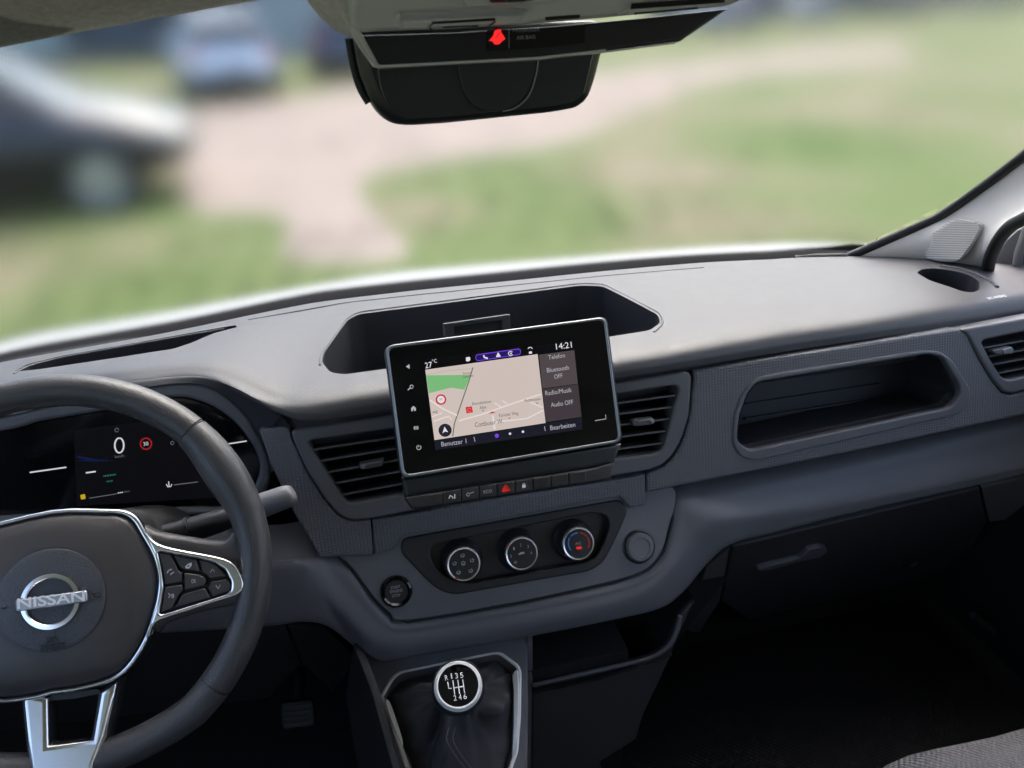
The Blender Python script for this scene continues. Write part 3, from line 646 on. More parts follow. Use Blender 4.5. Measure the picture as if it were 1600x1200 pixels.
# ------------------------------------------------------------------ air vents
VG = 'air vents along the fascia'
def vent(label, outer, opening, slats, tab, tabtip):
    t = thing('air_vent', label, 'air vent', FP.p(*outer[0]), VG)
    plate('bezel', outer, FP, VENT, t, holes=[opening], front=.0025, thick=.03, bev=.003, r=.006, rh=.006)
    lo = rnd([FP.l(x, y) for x, y in opening], .006); n = len(lo)
    v = [FP.w(p.x, p.y, -.002) for p in lo]+[FP.w(p.x, p.y, -.06) for p in lo]
    pydata('duct', v, [(i, (i+1) % n, n+(i+1) % n, n+i) for i in range(n)]+[tuple(range(n, 2*n))], DEEP, t, 30)
    for (a, b) in slats:
        q = FP.shift(-.004); A, B = q.p(*a), q.p(*b); u = FP.uy; d = -FP.n
        vv = []
        for P in (A, B):
            vv += [P+u*.0011, P+u*.0011+d*.030+Vector((0, 0, -.004)), P-u*.0011+d*.030+Vector((0, 0, -.004)), P-u*.0011]
        pydata('slat', vv, [(0, 1, 5, 4), (1, 2, 6, 5), (2, 3, 7, 6), (3, 0, 4, 7), (0, 3, 2, 1), (4, 5, 6, 7)], SLAT, t, 30)
    tp = plate('tab', tab, FP, SLAT, t, front=.006, thick=.012, bev=.0015)
    plate('tab_chrome', tabtip, FP, GREYM, tp, front=.0075, thick=.003, bev=.001)
    return t
L = lambda x, y: (440+x/5, 620+y/5)
vent('left centre air vent between steering wheel and touchscreen', [L(75, 262), (690, 636), (690, 792), L(1010, 895), L(700, 955), L(570, 966), (540, 811), (525, 801), (507, 779), (481, 739), (457, 686)],
     [L(212, 360), L(235, 342), (660, 664), (668, 766), L(905, 772), L(560, 830), L(520, 825), L(470, 775)],
     [(L(228, 416), (655, 678)), (L(280, 506), (655, 695)), (L(337, 594), (655, 713)), (L(396, 681), (655, 731)), (L(460, 769), (655, 751))],
     [L(610, 525), L(770, 497), L(800, 488), L(803, 508), L(785, 545), L(640, 570), L(612, 562)], [L(612, 526), L(770, 500), L(780, 512), L(660, 535), L(650, 566), L(616, 562)])
L = lambda x, y: (900+x/5, 560+y/5)
vent('right centre air vent between touchscreen and storage tray', [(912, 606), L(880, 100), L(905, 150), (1077, 650), (1064, 689), (1050, 713), (1035, 727), (1015, 735), (912, 752)],
     [(930, 622), L(760, 213), L(795, 222), L(806, 255), L(690, 680), L(665, 725), L(620, 745), (930, 722)],
     [((930, 635), L(797, 286)), ((930, 652), L(779, 376)), ((930, 669), L(754, 469)), ((930, 688), L(729, 564)), ((930, 707), L(700, 659))],
     [L(440, 490), L(470, 480), L(600, 467), L(615, 490), L(600, 515), L(480, 532), L(445, 525)], [L(480, 486), L(600, 469), L(618, 490), L(605, 512), L(588, 512), L(580, 485), L(490, 502)])
L = lambda x, y: (1040+x/2.857, 480+y/2.857)
vent('outer air vent at the right edge of the dashboard', [L(1318, 100), (1640, 490), (1760, 472), (1760, 580), L(1600, 372), L(1545, 386), L(1510, 377), L(1465, 325), L(1405, 225), L(1350, 122)],
     [L(1412, 158), L(1425, 146), (1640, 510), (1725, 497), (1725, 566), L(1600, 312), L(1530, 326), L(1500, 312), L(1445, 222)],
     [(L(1424, 181), (1725, 510)), (L(1444, 220), (1725, 524)), (L(1464, 256), (1725, 538)), (L(1490, 294), (1725, 552))],
     [L(1463, 193), L(1540, 176), L(1556, 190), L(1550, 208), L(1500, 214), L(1470, 207)], [L(1508, 190), L(1544, 177), L(1557, 190), L(1550, 207), L(1510, 210)])

# ------------------------------------------------------------------ touchscreen
SP = Plane(ORIGIN+ray(785, 617)*.865, nrm(0, 25))
TS = thing('touchscreen', 'black touchscreen with silver frame showing a street map', 'touchscreen', SP.p(790, 760))
face = [(602, 540), (947, 495), (972, 691), (628, 748)]
plate('casing', [(600, 541), (949, 494), (974, 692), (627, 750)], SP, DARK, TS, front=-.004, thick=.022, bev=.002, r=.010)
plate('frame', face, SP, GREYM, TS, holes=[[(607, 545), (943, 500), (967, 687), (633, 742)]], front=0, thick=.008, bev=.0014, r=.010, rh=.007)
plate('glass', [(606.5, 545), (943, 500), (967.5, 687.5), (632.5, 742.5)], SP, LENS, TS, front=-.0012, thick=.004, bev=0, r=.008)
plate('lower_housing', [(629, 749), (972, 693), (961, 722), (952, 742), (640, 792), (632, 776)], SP.shift(-.012), DARK, TS, thick=.03, bev=.004)
W255 = emat('screen_white', 225, 222, 230); WDIM = emat('screen_grey', 175, 172, 180); MAPC = emat('screen_map', 204, 190, 183); GRN = emat('screen_green', 122, 184, 122)
ROAD = emat('screen_road', 226, 215, 212); RAIL = emat('screen_rail', 108, 104, 100); MTX = emat('screen_map_text', 92, 84, 84); REDE = emat('screen_red', 205, 40, 45); PANE = emat('screen_side_pane', 78, 70, 72); PAND = emat('screen_side_pane_low', 64, 56, 60)
BAR = emat('screen_bar', 26, 27, 38); PURP = emat('screen_purple_dim', 36, 22, 92); PURB = emat('screen_purple', 118, 70, 225); DOTD = emat('screen_disc', 36, 36, 46)
Z = lambda x, y: (640+x/5.714, 520+y/5.714)
SG = SP.shift(-.0010)
disp = plate('display', [Z(138, 330), Z(138, 232), Z(1460, 70), Z(1545, 865), Z(228, 1050)], SG, emat('screen_black', 9, 9, 12), TS, thick=.0004, bev=0)
plate('map_area', [Z(140, 330), Z(1143, 190), Z(1214, 805), Z(222, 958)], SG, MAPC, disp, front=.0002, thick=.0003, bev=0)
plate('map_green', [Z(147, 380), Z(545, 375), Z(490, 508), Z(370, 490), Z(172, 540)], SG, GRN, disp, front=.0004, thick=.0003, bev=0)
for nm, pts, wd, m in (('road', [Z(180, 600), Z(300, 680), Z(425, 738)], 2.6, ROAD), ('road', [Z(215, 790), Z(350, 745), Z(375, 778)], 2.0, ROAD), ('road', [Z(200, 750), Z(290, 715)], 1.6, ROAD), ('road', [Z(440, 785), Z(640, 730), Z(930, 628), Z(1172, 548)], 2.2, ROAD), ('road', [Z(740, 800), Z(1050, 765), Z(1196, 690)], 2.0, ROAD), ('road', [Z(742, 735), Z(760, 862)], 3.0, ROAD), ('road', [Z(760, 625), Z(820, 665)], 1.6, ROAD), ('road', [Z(830, 605), Z(870, 635)], 1.6, ROAD), ('road', [Z(1080, 620), Z(1190, 668)], 1.8, ROAD), ('railway', [Z(565, 310), Z(530, 430), Z(400, 810), Z(385, 925)], 1.7, RAIL), ('boundary', [Z(150, 378), Z(300, 345), Z(560, 318)], .8, emat('screen_boundary', 178, 172, 150))):
    polyl('map_'+nm, pts, wd, SG, m, disp, front=.0006, thick=.0002)
for s_, a, b, h, m in (('27', Z(142, 318), Z(204, 308), 9, W255), ('°C', Z(205, 272), Z(246, 264), 5.5, W255), ('14:21', Z(1310, 150), Z(1450, 132), 9.5, W255), ('Telefon', Z(1240, 240), Z(1388, 218), 7, WDIM), ('Bluetooth', Z(1228, 355), Z(1424, 328), 7, WDIM), ('OFF', Z(1294, 412), Z(1368, 400), 7, WDIM), ('Radio/Musik', Z(1214, 560), Z(1450, 528), 7.2, WDIM), ('Audio OFF', Z(1264, 664), Z(1462, 636), 7.2, WDIM), ('Bearbeiten', Z(1258, 870), Z(1480, 838), 7.4, WDIM), ('Benutzer 1', Z(286, 1016), Z(508, 985), 7.4, WDIM), ('Cottbuser W.', Z(586, 842), Z(838, 806), 7.2, MTX), ('Kiefernweg', Z(800, 752), Z(972, 730), 5.2, MTX), ('Allee', Z(626, 684), Z(686, 675), 5, MTX), ('weg', Z(204, 720), Z(250, 713), 5, MTX)):
    if s_ == 'Kiefernweg': s_ = 'Karutter Weg'
    text('lettering', s_, a, b, h, SG, m, disp, front=.0011)
text('lettering', 'Rheinsfeldener', Z(560, 648), Z(734, 624), 4.6, SG, MTX, disp, front=.0011)
text('lettering', 'Rotterossen', Z(1030, 618), Z(1172, 600), 4.6, SG, MTX, disp, front=.0011)
text('lettering', 'Zossener', Z(476, 374), Z(556, 364), 3.6, SG, MTX, disp, front=.0011)
text('lettering', 'Landstr.', Z(476, 404), Z(578, 390), 3.8, SG, MTX, disp, front=.0011)
plate('side_pane', [Z(1156, 196), Z(1470, 155), Z(1502, 455), Z(1186, 498)], SG, PANE, disp, front=.0002, thick=.0003, bev=0)
plate('side_pane', [Z(1188, 504), Z(1504, 460), Z(1536, 750), Z(1216, 798)], SG, PAND, disp, front=.0002, thick=.0003, bev=0)
plate('bottom_bar', [Z(222, 962), Z(1214, 808), Z(1537, 755), Z(1545, 862), Z(229, 1048)], SG, BAR, disp, front=.0002, thick=.0003, bev=0)
plate('status_pill', [Z(585, 195), Z(990, 138), Z(996, 195), Z(592, 255)], SG, PURB, disp, front=.0002, thick=.0002, bev=0, r=.005)
plate('status_pill', [Z(590, 201), Z(985, 146), Z(990, 190), Z(597, 248)], SG, PURP, disp, front=.0004, thick=.0002, bev=0, r=.005)
plate('icon', [Z(502, 220), Z(540, 214), Z(542, 245), Z(528, 255), Z(505, 255)], SG, W255, disp, front=.0006, thick=.0002, bev=0, r=.001)
polyl('phone_icon', [Z(660, 200), Z(668, 220), Z(698, 228)], 2.4, SG, W255, disp, front=.0006)
plate('alert_icon', [Z(790, 172), Z(816, 212), Z(770, 218)], SG, W255, disp, front=.0006, thick=.0002, bev=0, r=.001)
polyl('sync_icon', circ(Z(902, 184), 3.4, 14, 40, 330), 1.2, SG, W255, disp, front=.0006); plate('sync_dot', circ(Z(905, 184), 1.4, 8), SG, W255, disp, front=.0006, thick=.0002, bev=0)
polyl('antenna_icon', circ(Z(1077, 150), 3.6, 10, 20, 160), 1.1, SG, W255, disp, front=.0006); plate('antenna_foot', [Z(1066, 168), Z(1090, 165), Z(1094, 184), Z(1066, 188)], SG, W255, disp, front=.0006, thick=.0002, bev=0)
plate('speed_sign', circ(Z(280, 596), 8.3, 24), SG, REDE, disp, front=.0006, thick=.0002, bev=0); plate('speed_sign', circ(Z(280, 596), 5.8, 24), SG, W255, disp, front=.0008, thick=.0002, bev=0)
text('lettering', '30', Z(266, 605), Z(294, 601), 3.6, SG, MTX, disp, front=.0012)
plate('map_pin', [Z(500, 664), Z(556, 656), Z(566, 710), Z(508, 720)], SG, REDE, disp, front=.0006, thick=.0002, bev=0); polyl('map_pin_ring', circ(Z(533, 688), 2.8, 14), 1.0, SG, emat('screen_pink', 235, 120, 120), disp, front=.0008)
plate('compass', circ(Z(317, 870), 10.3, 28), SG, DOTD, disp, front=.0006, thick=.0002, bev=0); plate('compass_arrow', [Z(312, 838), Z(344, 888), Z(317, 880), Z(294, 897)], SG, W255, disp, front=.0008, thick=.0002, bev=0)
plate('position_arrow', [Z(705, 722), Z(738, 702), Z(770, 714), Z(738, 718)], SG, REDE, disp, front=.0008, thick=.0002, bev=0)
for c in ((657, 700), (892, 768), (1140, 634)): polyl('map_mark', [Z(c[0]-10, c[1]-9), Z(*c), Z(c[0]+8, c[1]-13)], .9, SG, MTX, disp, front=.0008)
plate('page_dot', circ(Z(779, 919), 3.2, 14), SG, PURB, disp, front=.0006, thick=.0002, bev=0)
for c in ((897, 901), (1012, 883)): plate('page_dot', circ(Z(*c), 1.9, 12), SG, W255, disp, front=.0006, thick=.0002, bev=0)
line('divider', Z(575, 930), Z(584, 972), .9, SG, WDIM, disp, front=.0006); line('divider', Z(1204, 835), Z(1212, 876), .9, SG, WDIM, disp, front=.0006)
# touch keys on the black margin
Z3 = lambda x, y: (580+x/3.75, 480+y/3.75)
plate('key_icon', [Z3(203, 348), Z3(224, 333), Z3(226, 362)], SG, WDIM, TS, front=.0004, thick=.0002, bev=0)
polyl('key_icon', circ(Z3(237, 466), 2.6, 12), 1.2, SG, WDIM, TS, front=.0004); line('key_icon', Z3(214, 486), Z3(230, 472), 1.6, SG, WDIM, TS, front=.0004)
plate('key_icon', [Z3(233, 593), Z3(247, 578), Z3(262, 590), Z3(262, 607), Z3(251, 608), Z3(250, 598), Z3(244, 599), Z3(244, 609), Z3(236, 610)], SG, WDIM, TS, front=.0004, thick=.0002, bev=0)
for k in range(3): line('key_icon', Z3(252+k*10, 698-k), Z3(254+k*10, 718-k), 1.5, SG, WDIM, TS, front=.0004)
polyl('key_icon', circ(Z3(279, 822), 3.4, 14, 120, 420), 1.0, SG, WDIM, TS, front=.0004); line('key_icon', Z3(278, 808), Z3(279, 820), 1.0, SG, WDIM, TS, front=.0004)
polyl('corner_mark', [Z3(1312, 665), Z3(1376, 654), Z3(1373, 630)], 1.0, SG, WDIM, TS, front=.0004)

# ------------------------------------------------------------------ switch bar below the screen
WP = Plane(SP.p(800, 770)+Vector((0, -.004, 0)), nrm(0, 38))
SB = thing('switch_bar', 'row of eight black push switches under the touchscreen', 'switch bar', WP.p(800, 775))
plate('bar', [(632, 777), (660, 772), (925, 731), (960, 722), (955, 748), (900, 758), (650, 796), (642, 792)], WP, DARK, SB, front=-.002, thick=.02, bev=.003)
tx = lambda i: 692.5+28.0*i
for i in range(8):
    x0, x1 = tx(i)+.9, tx(i+1)-.9; ty = lambda x: 768.3-(x-692.5)*.148; by = lambda x: 788.0-(x-692.5)*.157
    s = plate('switch', [(x0, ty(x0)), (x1, ty(x1)), (x1+.7, by(x1)), (x0+.7, by(x0))], WP, BTNB, SB, front=.003, thick=.008, bev=.0012)
    cx = (x0+x1)/2; cy = (ty(cx)+by(cx))/2; WF = WP.shift(.0033)
    if i == 0: polyl('icon', [(cx-5, cy+3), (cx-3, cy-2), (cx+1, cy+1), (cx+1, cy+3)], 1.5, WF, ICONW, s); line('icon', (cx+4, cy-4), (cx+4, cy+3), 1.5, WF, ICONW, s)
    if i == 1: polyl('icon', circ((cx-3, cy+1), 2.4, 12), 1.1, WF, ICON, s); line('icon', (cx, cy-1), (cx+6, cy-3), 1.2, WF, ICON, s)
    if i == 2: text('lettering', 'ECO', (cx-6.5, cy+3.6), (cx+6.5, cy+1.6), 4.6, WP, ICON, s, front=.0034)
    if i == 3:
        E1 = emat('hazard_red', 215, 40, 38)
        polyl('hazard_triangle', [(cx-6, cy+4.5), (cx, cy-5.5), (cx+6.5, cy+2.8), (cx-6.5, cy+4.6)], 2.0, WF, E1, s); polyl('hazard_triangle', [(cx-2.6, cy+2.6), (cx, cy-1.5), (cx+2.9, cy+1.8), (cx-2.8, cy+2.7)], 1.3, WF, E1, s)
    if i == 4: plate('icon', [(cx-2.4, cy-1), (cx+2.6, cy-1.8), (cx+2.8, cy+2.8), (cx-2.2, cy+3.4)], WF, ICONW, s, thick=.0003, bev=0); polyl('icon', circ((cx, cy-1.6), 1.8, 8, 0, 180), .9, WF, ICONW, s)

# ------------------------------------------------------------------ climate panel
CL = thing('climate_panel', 'black recessed climate panel with three chrome ringed dials', 'climate panel', CPL.p(810, 930))
z4 = lambda x, y: (540+x/3.077, 720+y/3.077)
CF = CPL.shift(.006)
plate('surround', c_out, CF, DARK, CL, holes=[c_in], thick=.022, bev=.002, r=.012, rh=.012)
plate('back_plate', [(640, 840), (960, 785), (965, 830), (935, 885), (710, 920), (660, 890)], CF, DARK, CL, front=-.014, thick=.006, bev=0)
line('rib', (690, 846), (930, 801), 2.2, CF, BTNB, CL, front=-.011, thick=.003)
Dl = lambda x, y: (690+x/6.4, 810+y/6.4)
KP = Plane(CPL.o, nrm(0, 27))
def dial(cx, cy, r):
    q = KP.shift((CF.shift(.010).p(cx, cy)-KP.o).dot(KP.n)); c3 = q.p(cx, cy); q = Plane(c3, q.n); R_ = r*((c3-ORIGIN).length/FPX)
    d = lathe('dial', q, [(R_*1.28, -.026), (R_*1.28, -.022), (R_*1.12, -.018), (R_*1.10, -.004), (R_*1.02, 0), (R_*.9, 0)], DARK, CL)
    ringlathe('chrome_ring', q, [(R_*.86, .0), (R_*.87, .0022), (R_*.95, .0026), (R_*1.03, .0005), (R_*1.05, -.004), (R_*.9, -.004)], SILVER, d)
    lathe('face', q, [(R_*.9, -.001), (R_*.88, .0014), (R_*.5, .0018), (0, .0020)], BTNB, d)
    return d, q.shift(.0024)
d1, q1 = dial(724.5, 881, 26.4); d2, q2 = dial(815, 864.5, 26); d3, q3_ = dial(903.5, 849, 25.6)
def seatic(x, y, s=1.0, p=None, d=None, box_=False):
    polyl('icon', [(x-2.6*s, y-1.6*s), (x-2.2*s, y+2*s), (x+1.6*s, y+2*s), (x+2.8*s, y-2*s)], 1.3, p, ICON, d); plate('icon', circ((x+.5, y-2.2*s), 1.0, 8), p, ICON, d, thick=.0003, bev=0)
for x, y in ((210, 372), (130, 452), (305, 420), (170, 542), (292, 524)): seatic(*Dl(x, y), 1.0, q1, d1)
polyl('icon', circ(Dl(218, 450), 3.0, 14), 1.0, q1, ICON, d1); line('icon', Dl(205, 458), Dl(232, 452), 1.0, q1, ICON, d1)
for s_, (x, y) in (('1', (725, 304)), ('2', (792, 268)), ('3', (866, 282)), ('4', (897, 346)), ('0', (696, 378))):
    a = Dl(x-7, y+14); b = Dl(x+7, y+12); text('numeral', s_, a, b, 4.6, q2, ICON, d2, front=.0002)
plate('icon', [Dl(768, 358), Dl(790, 338), Dl(826, 334), Dl(830, 352), Dl(772, 366)], q2, ICON, d2, thick=.0003, bev=0, r=.0006)
for a in range(0, 360, 60): line('icon', Dl(740, 440), (Dl(740, 440)[0]+2.8*math.cos(math.radians(a)), Dl(740, 440)[1]+2.8*math.sin(math.radians(a))), 1.0, q2, ICOND, d2)
cc = Dl(1372, 250)
for a0, a1, m in ((148, 222, BLUEP), (96, 140, BLUEP), (40, 84, REDP), (-26, 34, REDP)):
    polyl('temperature_arc', circ((cc[0], cc[1]-.3), 16.3, 12, a0, a1), 2.0, q3_, m, d3)
text('lettering', 'A/C', Dl(1340, 264), Dl(1396, 256), 3.6, q3_, ICON, d3, front=.0002)
plate('indicator', [Dl(1346, 286), Dl(1400, 280), Dl(1402, 304), Dl(1350, 310)], q3_, emat('ac_red', 225, 45, 40), d3, front=.0003, thick=.0004, bev=0, r=.0008)
for p, q, d in ((Dl(150, 598), q1, d1), (Dl(668, 264), q2, d2), (Dl(1245, 365), q3_, d3)): plate('pointer', circ(p, 2.0, 10), q, REDP, d, front=.0004, thick=.001, bev=0)

# start button and socket cap
def onC(x, y, f): q = CPL.shift(f); return Plane(q.p(x, y), CPL.n)
q = onC(619, 924, .0036); R_ = 24*((q.o-ORIGIN).length/FPX)
SBn = thing('start_button', 'round gloss black engine start button left of the climate dials', 'start button', q.o)
ringlathe('ring', q, [(R_*.70, -.004), (R_*.72, .002), (R_*.84, .0042), (R_*.96, .003), (R_*1.0, 0), (R_*.98, -.004)], GLOSS, SBn)
lathe('cap', q, [(R_*.72, -.003), (R_*.70, .0018), (R_*.4, .0016), (0, .0014)], BTNB, SBn)
for s_, a, b in (('START', (611, 921), (626, 918)), ('ENGINE', (610, 927), (629, 924)), ('STOP', (613, 934), (626, 931.5))): text('lettering', s_, a, b, 4.2, q, ICON, SBn, front=.0021)
q = onC(998, 854, .0036); R_ = 23.5*((q.o-ORIGIN).length/FPX)
CS = thing('socket_cap', 'round grey power socket cap right of the climate dials', 'socket cap', q.o)
ringlathe('rim', q, [(R_*.90, -.003), (R_*.92, .001), (R_*1.0, .0015), (R_*1.1, .0), (R_*1.08, -.003)], DARK, CS)
lathe('cap', q, [(R_*.90, -.002), (R_*.92, .006), (R_*.82, .009), (R_*.62, .0092), (R_*.58, .0080), (R_*.3, .0078), (0, .0078)], VENT, CS)

# ------------------------------------------------------------------ instrument cluster and hood
KPn = Plane(at(250, 720, .845), nrm(0, 12))
IC = thing('instrument_cluster', 'black digital instrument cluster behind the steering wheel showing 0 km/h', 'instrument cluster', KPn.p(230, 800))
lens = [(-200, 790), (-205, 720), (20, 672), (60, 660), (150, 645), (262, 622), (318, 630), (360, 655), (390, 690), (405, 722), (403, 748), (388, 775), (350, 795), (290, 795), (180, 804), (60, 806), (-120, 815)]
bez = [(-225, 800), (-225, 700), (10, 650), (60, 638), (150, 622), (262, 601), (332, 606), (384, 648), (414, 698), (424, 734), (416, 766), (384, 794), (352, 806), (290, 806), (180, 815), (60, 818), (-120, 828)]
plate('bezel', bez, KPn, VENT, IC, holes=[lens], front=.010, thick=.026, bev=.005, sm=3)
plate('lens', lens, KPn, LENS, IC, front=.002, thick=.004, bev=0, sm=3)
KS = KPn.shift(.0024)
z1 = lambda x, y: (x/3.333, 540+y/3.333)
CYN = emat('cluster_green', 40, 120, 100); CLW = emat('cluster_white', 205, 205, 215); CLD = emat('cluster_dim', 96, 96, 108); CLB = emat('cluster_blue', 13, 26, 62); CLY = emat('cluster_yellow', 190, 160, 30); CLR = emat('cluster_red', 150, 28, 30)
ds = plate('display', [z1(385, 440), z1(1050, 360), z1(1150, 790), z1(400, 836)], KS, emat('cluster_black', 11, 11, 15), IC, thick=.0003, bev=0)
plate('blue_glow_bar', [z1(400, 572), z1(440, 580), z1(560, 604), z1(470, 598), z1(400, 584)], KS, CLB, ds, front=.0004, thick=.0002, bev=0)
polyl('speed_numeral', circ(z1(621, 520), 7.0, 30, 90, 458, asp=1.65), 2.0, KS, CLW, ds, front=.0006)
text('lettering', 'km/h', z1(600, 586), z1(648, 580), 4.2, KS, CLD, ds, front=.0006)
plate('speed_sign', circ(z1(760, 511), 9.8, 26), KS, CLR, ds, front=.0005, thick=.0002, bev=0); plate('speed_sign', circ(z1(760, 511), 7.4, 26), KS, emat('cluster_black', 11, 11, 15), ds, front=.0007, thick=.0002, bev=0)
text('lettering', '30', z1(748, 522), z1(774, 519), 5.6, KS, CLW, ds, front=.0010)
plate('blue_glow_bar', [z1(398, 598), z1(480, 590), z1(600, 600), z1(480, 604)], KS, CLB, ds, front=.0004, thick=.0002, bev=0)
line('gauge_line', z1(155, 661), z1(345, 634), 1.8, KS, CLW, IC, front=.0004); line('gauge_line', z1(1190, 512), z1(1285, 497), 1.8, KS, CLW, IC, front=.0004)
line('gauge_line', z1(447, 663), z1(498, 656), 2.0, KS, CLW, ds, front=.0006); line('gauge_line', z1(465, 795), z1(608, 772), 1.0, KS, CLD, ds, front=.0006); line('gauge_line', z1(905, 726), z1(1030, 710), 1.2, KS, CLD, ds, front=.0006)
for k in range(8): line('eco_tick', z1(540+k*8.5, 676-k*1.2), z1(541+k*8.5, 684-k*1.2), .9, KS, CYN, ds, front=.0006)
text('lettering', 'eco', z1(556, 712), z1(588, 708), 3.4, KS, CYN, ds, front=.0006)
plate('fuel_icon', [z1(418, 778), z1(442, 773), z1(446, 798), z1(422, 802)], KS, CLY, ds, front=.0006, thick=.0002, bev=0, r=.001)
polyl('coolant_icon', [z1(866, 722), z1(874, 736), z1(890, 734), z1(894, 722)], 1.2, KS, CLW, ds, front=.0006); line('coolant_icon', z1(878, 708), z1(880, 732), 1.2, KS, CLW, ds, front=.0006)
for k in range(3): line('trip_dash', z1(613+k*10, 768-k*1.4), z1(620+k*10, 767-k*1.4), 1.2, KS, CLW, ds, front=.0006)
text('lettering', 'km', z1(650, 766), z1(676, 762), 3, KS, CLD, ds, front=.0006)
polyl('gear_icon', circ(z1(608, 440), 3.0, 10), .9, KS, CLD, ds, front=.0006); polyl('icon', circ(z1(897, 508), 2.6, 10), .9, KS, CLD, ds, front=.0006)
# hood underside from the pad lip down to the bezel
hi = [(-330, 690), (-225, 700), (-80, 668), (10, 650), (100, 628), (190, 612), (262, 600), (310, 600), (345, 614), (384, 648), (414, 698)]
ho = lipP[0:10]+[at(440, 650, .80)]
hl = [KPn.shift(.012).p(x, y) for x, y in hi]
grid('instrument_hood', [ho, [a.lerp(b, .5)+Vector((0, 0, .006)) for a, b in zip(ho, hl)], hl], RECESS, DA, nu=4, nv=4)
grid('hood_cheek', [[at(440, 650, .803), at(452, 668, .81), at(452, 700, .81)], [KPn.shift(.012).p(384, 648), KPn.shift(.012).p(414, 698), KPn.shift(.012).p(424, 740)]], RECESS, DA, nu=3)

# ------------------------------------------------------------------ steering wheel
WC = ORIGIN+Vector((-.2825, .6229, -.4608)); WPn = Plane(WC, nrm(0, 34.3))
SW = thing('steering_wheel', 'black leather steering wheel with chrome trimmed hub', 'steering wheel', WC)
def Rw(a):                                   # a in degrees, 0 = right, 90 = top
    s = math.sin(math.radians(a)); return .1715-(.009*max(0, (-s-.80)/.2) if s < 0 else 0)
def rimseg(name, a0, a1, r0, m, bulge=None, n=None):
    n = n or int(abs(a1-a0)/3); pts = []; rr = []
    for k in range(n+1):
        a = a0+(a1-a0)*k/n; R1 = Rw(a); r = r0
        if bulge:
            b = bulge(a); R1 -= b*.62; r = r0+b*.78
        pts.append(WPn.w(R1*math.cos(math.radians(a)), R1*math.sin(math.radians(a)))); rr.append(r)
    return tube(name, pts, rr, m, SW, seg=20, flatn=WPn.n)
def bul(a):
    d = a if abs(a) < 90 else 180-a
    g_ = lambda c, s: math.exp(-((d-c)/s)**2)
    return .0052*g_(26, 13)
rim_top = rimseg('rim', 42.6, 137.4, .0152, LEATH)
rim_bot = rimseg('rim', -136.0, -44.0, .0150, LEATH)
gr1 = rimseg('grip', -43.5, 42.0, .0152, LEATH, bul, 40); gr2 = rimseg('grip', 138, 223.5, .0152, LEATH, bul, 40)
for a in (42.3, 137.7, -43.75, 223.75): rimseg('seam_ring', a-.22, a+.22, .0146, RUBBER, n=2)
# stitching along the inside of the rim
sv, sf = [], []
for k in range(150):
    a = 45+90*k/150 if k < 75 else -135+90*(k-75)/75
    if k < 75: a = 44+92*k/75
    R1 = Rw(a)-.0149
    c = WPn.w(R1*math.cos(math.radians(a)), R1*math.sin(math.radians(a)), .004); t_ = (-WPn.ux*math.sin(math.radians(a))+WPn.uy*math.cos(math.radians(a))); i = len(sv)
    o_ = WPn.n*.0006
    sv += [c-t_*.0012+o_, c+t_*.0012+o_, c+t_*.0012-o_, c-t_*.0012-o_]; sf.append((i, i+1, i+2, i+3))
stc = pydata('stitching', sv, sf, ICOND, rim_top, 0); stc['kind'] = 'stuff'
HP = WPn.shift(.006)
h2 = lambda x, y: (x/2.857, 780+y/2.857)
def mirror(pts2): return [Vector((-p.x, p.y)) for p in pts2]
def hub_out(extra=0):
    rt = [h2(*p) for p in ((235, 68-extra), (450, 64-extra), (545, 70-extra), (596, 100-extra*.6), (636, 165-extra*.3), (684, 250), (708+extra*.5, 335), (707+extra*.6, 400), (692+extra, 480), (652+extra, 600), (602+extra, 692), (540+extra*.7, 765+extra*.7), (460+extra*.3, 806+extra), (330, 838+extra), (235, 850+extra))]
    q = HP.l
    R_ = [q(*p) for p in rt]; c0 = -.0065
    Rr = [Vector((p.x-c0, p.y)) for p in R_]; Lf = [Vector((-p.x, p.y)) for p in Rr[1:-1]][::-1]
    # the cover is tilted with the wheel: keep the centre line straight
    pts = Rr+Lf; return [Vector((p.x+c0, p.y)) for p in pts]
def scl(pts, k): return [Vector((-.0065+(p.x+.0065)*k, -.020+(p.y+.020)*k)) for p in pts]
flat('hub_chrome', [cr(scl(hub_out(0), 1.05), 3, True), cr(hub_out(0), 3, True)], HP.shift(.003), .012, .002, SILVER, SW)
flat('hub_body', [cr(scl(hub_out(0), 1.04), 3, True)], HP.shift(-.006), .05, .008, DARK, SW)
# domed airbag cover
oc = cr(hub_out(0), 3, True); cx0 = Vector((-.0065, -.020)); v = []; f = []; n = len(oc); lev = [(1.0, -.004), (.985, .001), (.94, .005), (.8, .009), (.6, .012), (.45, .013)]
for s, h in lev: v += [HP.w(cx0.x+(p.x-cx0.x)*s, cx0.y+(p.y-cx0.y)*s, h) for p in oc]
for i in range(len(lev)-1):
    for k in range(n): f.append((i*n+k, i*n+(k+1) % n, (i+1)*n+(k+1) % n, (i+1)*n+k))
f.append(tuple((len(lev)-1)*n+k for k in range(n)))
pydata('airbag_cover', v, f, HUB, SW, 50)
HF = HP.shift(.0135); ec = HF.l(80, 938); BD = HF.shift(.0)
rad = (HF.p(80+87, 938)-HF.p(80, 938)).length
bdg = lathe('horn_pad', Plane(HF.w(ec.x, ec.y), HF.n), [(rad*1.03, -.006), (rad*1.02, -.0015), (rad*.985, -.0022), (rad*.97, .0004), (rad*.9, .0014), (rad*.5, .0018), (0, .0018)], GRAINL, SW, 64)
EP = HF.shift(.0022); Z7 = lambda x, y: (x/6.667, 860+y/6.667)
e0_ = EP.l(*Z7(530, 530)); re = (EP.p(*Z7(530+315, 530))-EP.p(*Z7(530, 530))).length
qe = Plane(EP.w(e0_.x, e0_.y), EP.n)
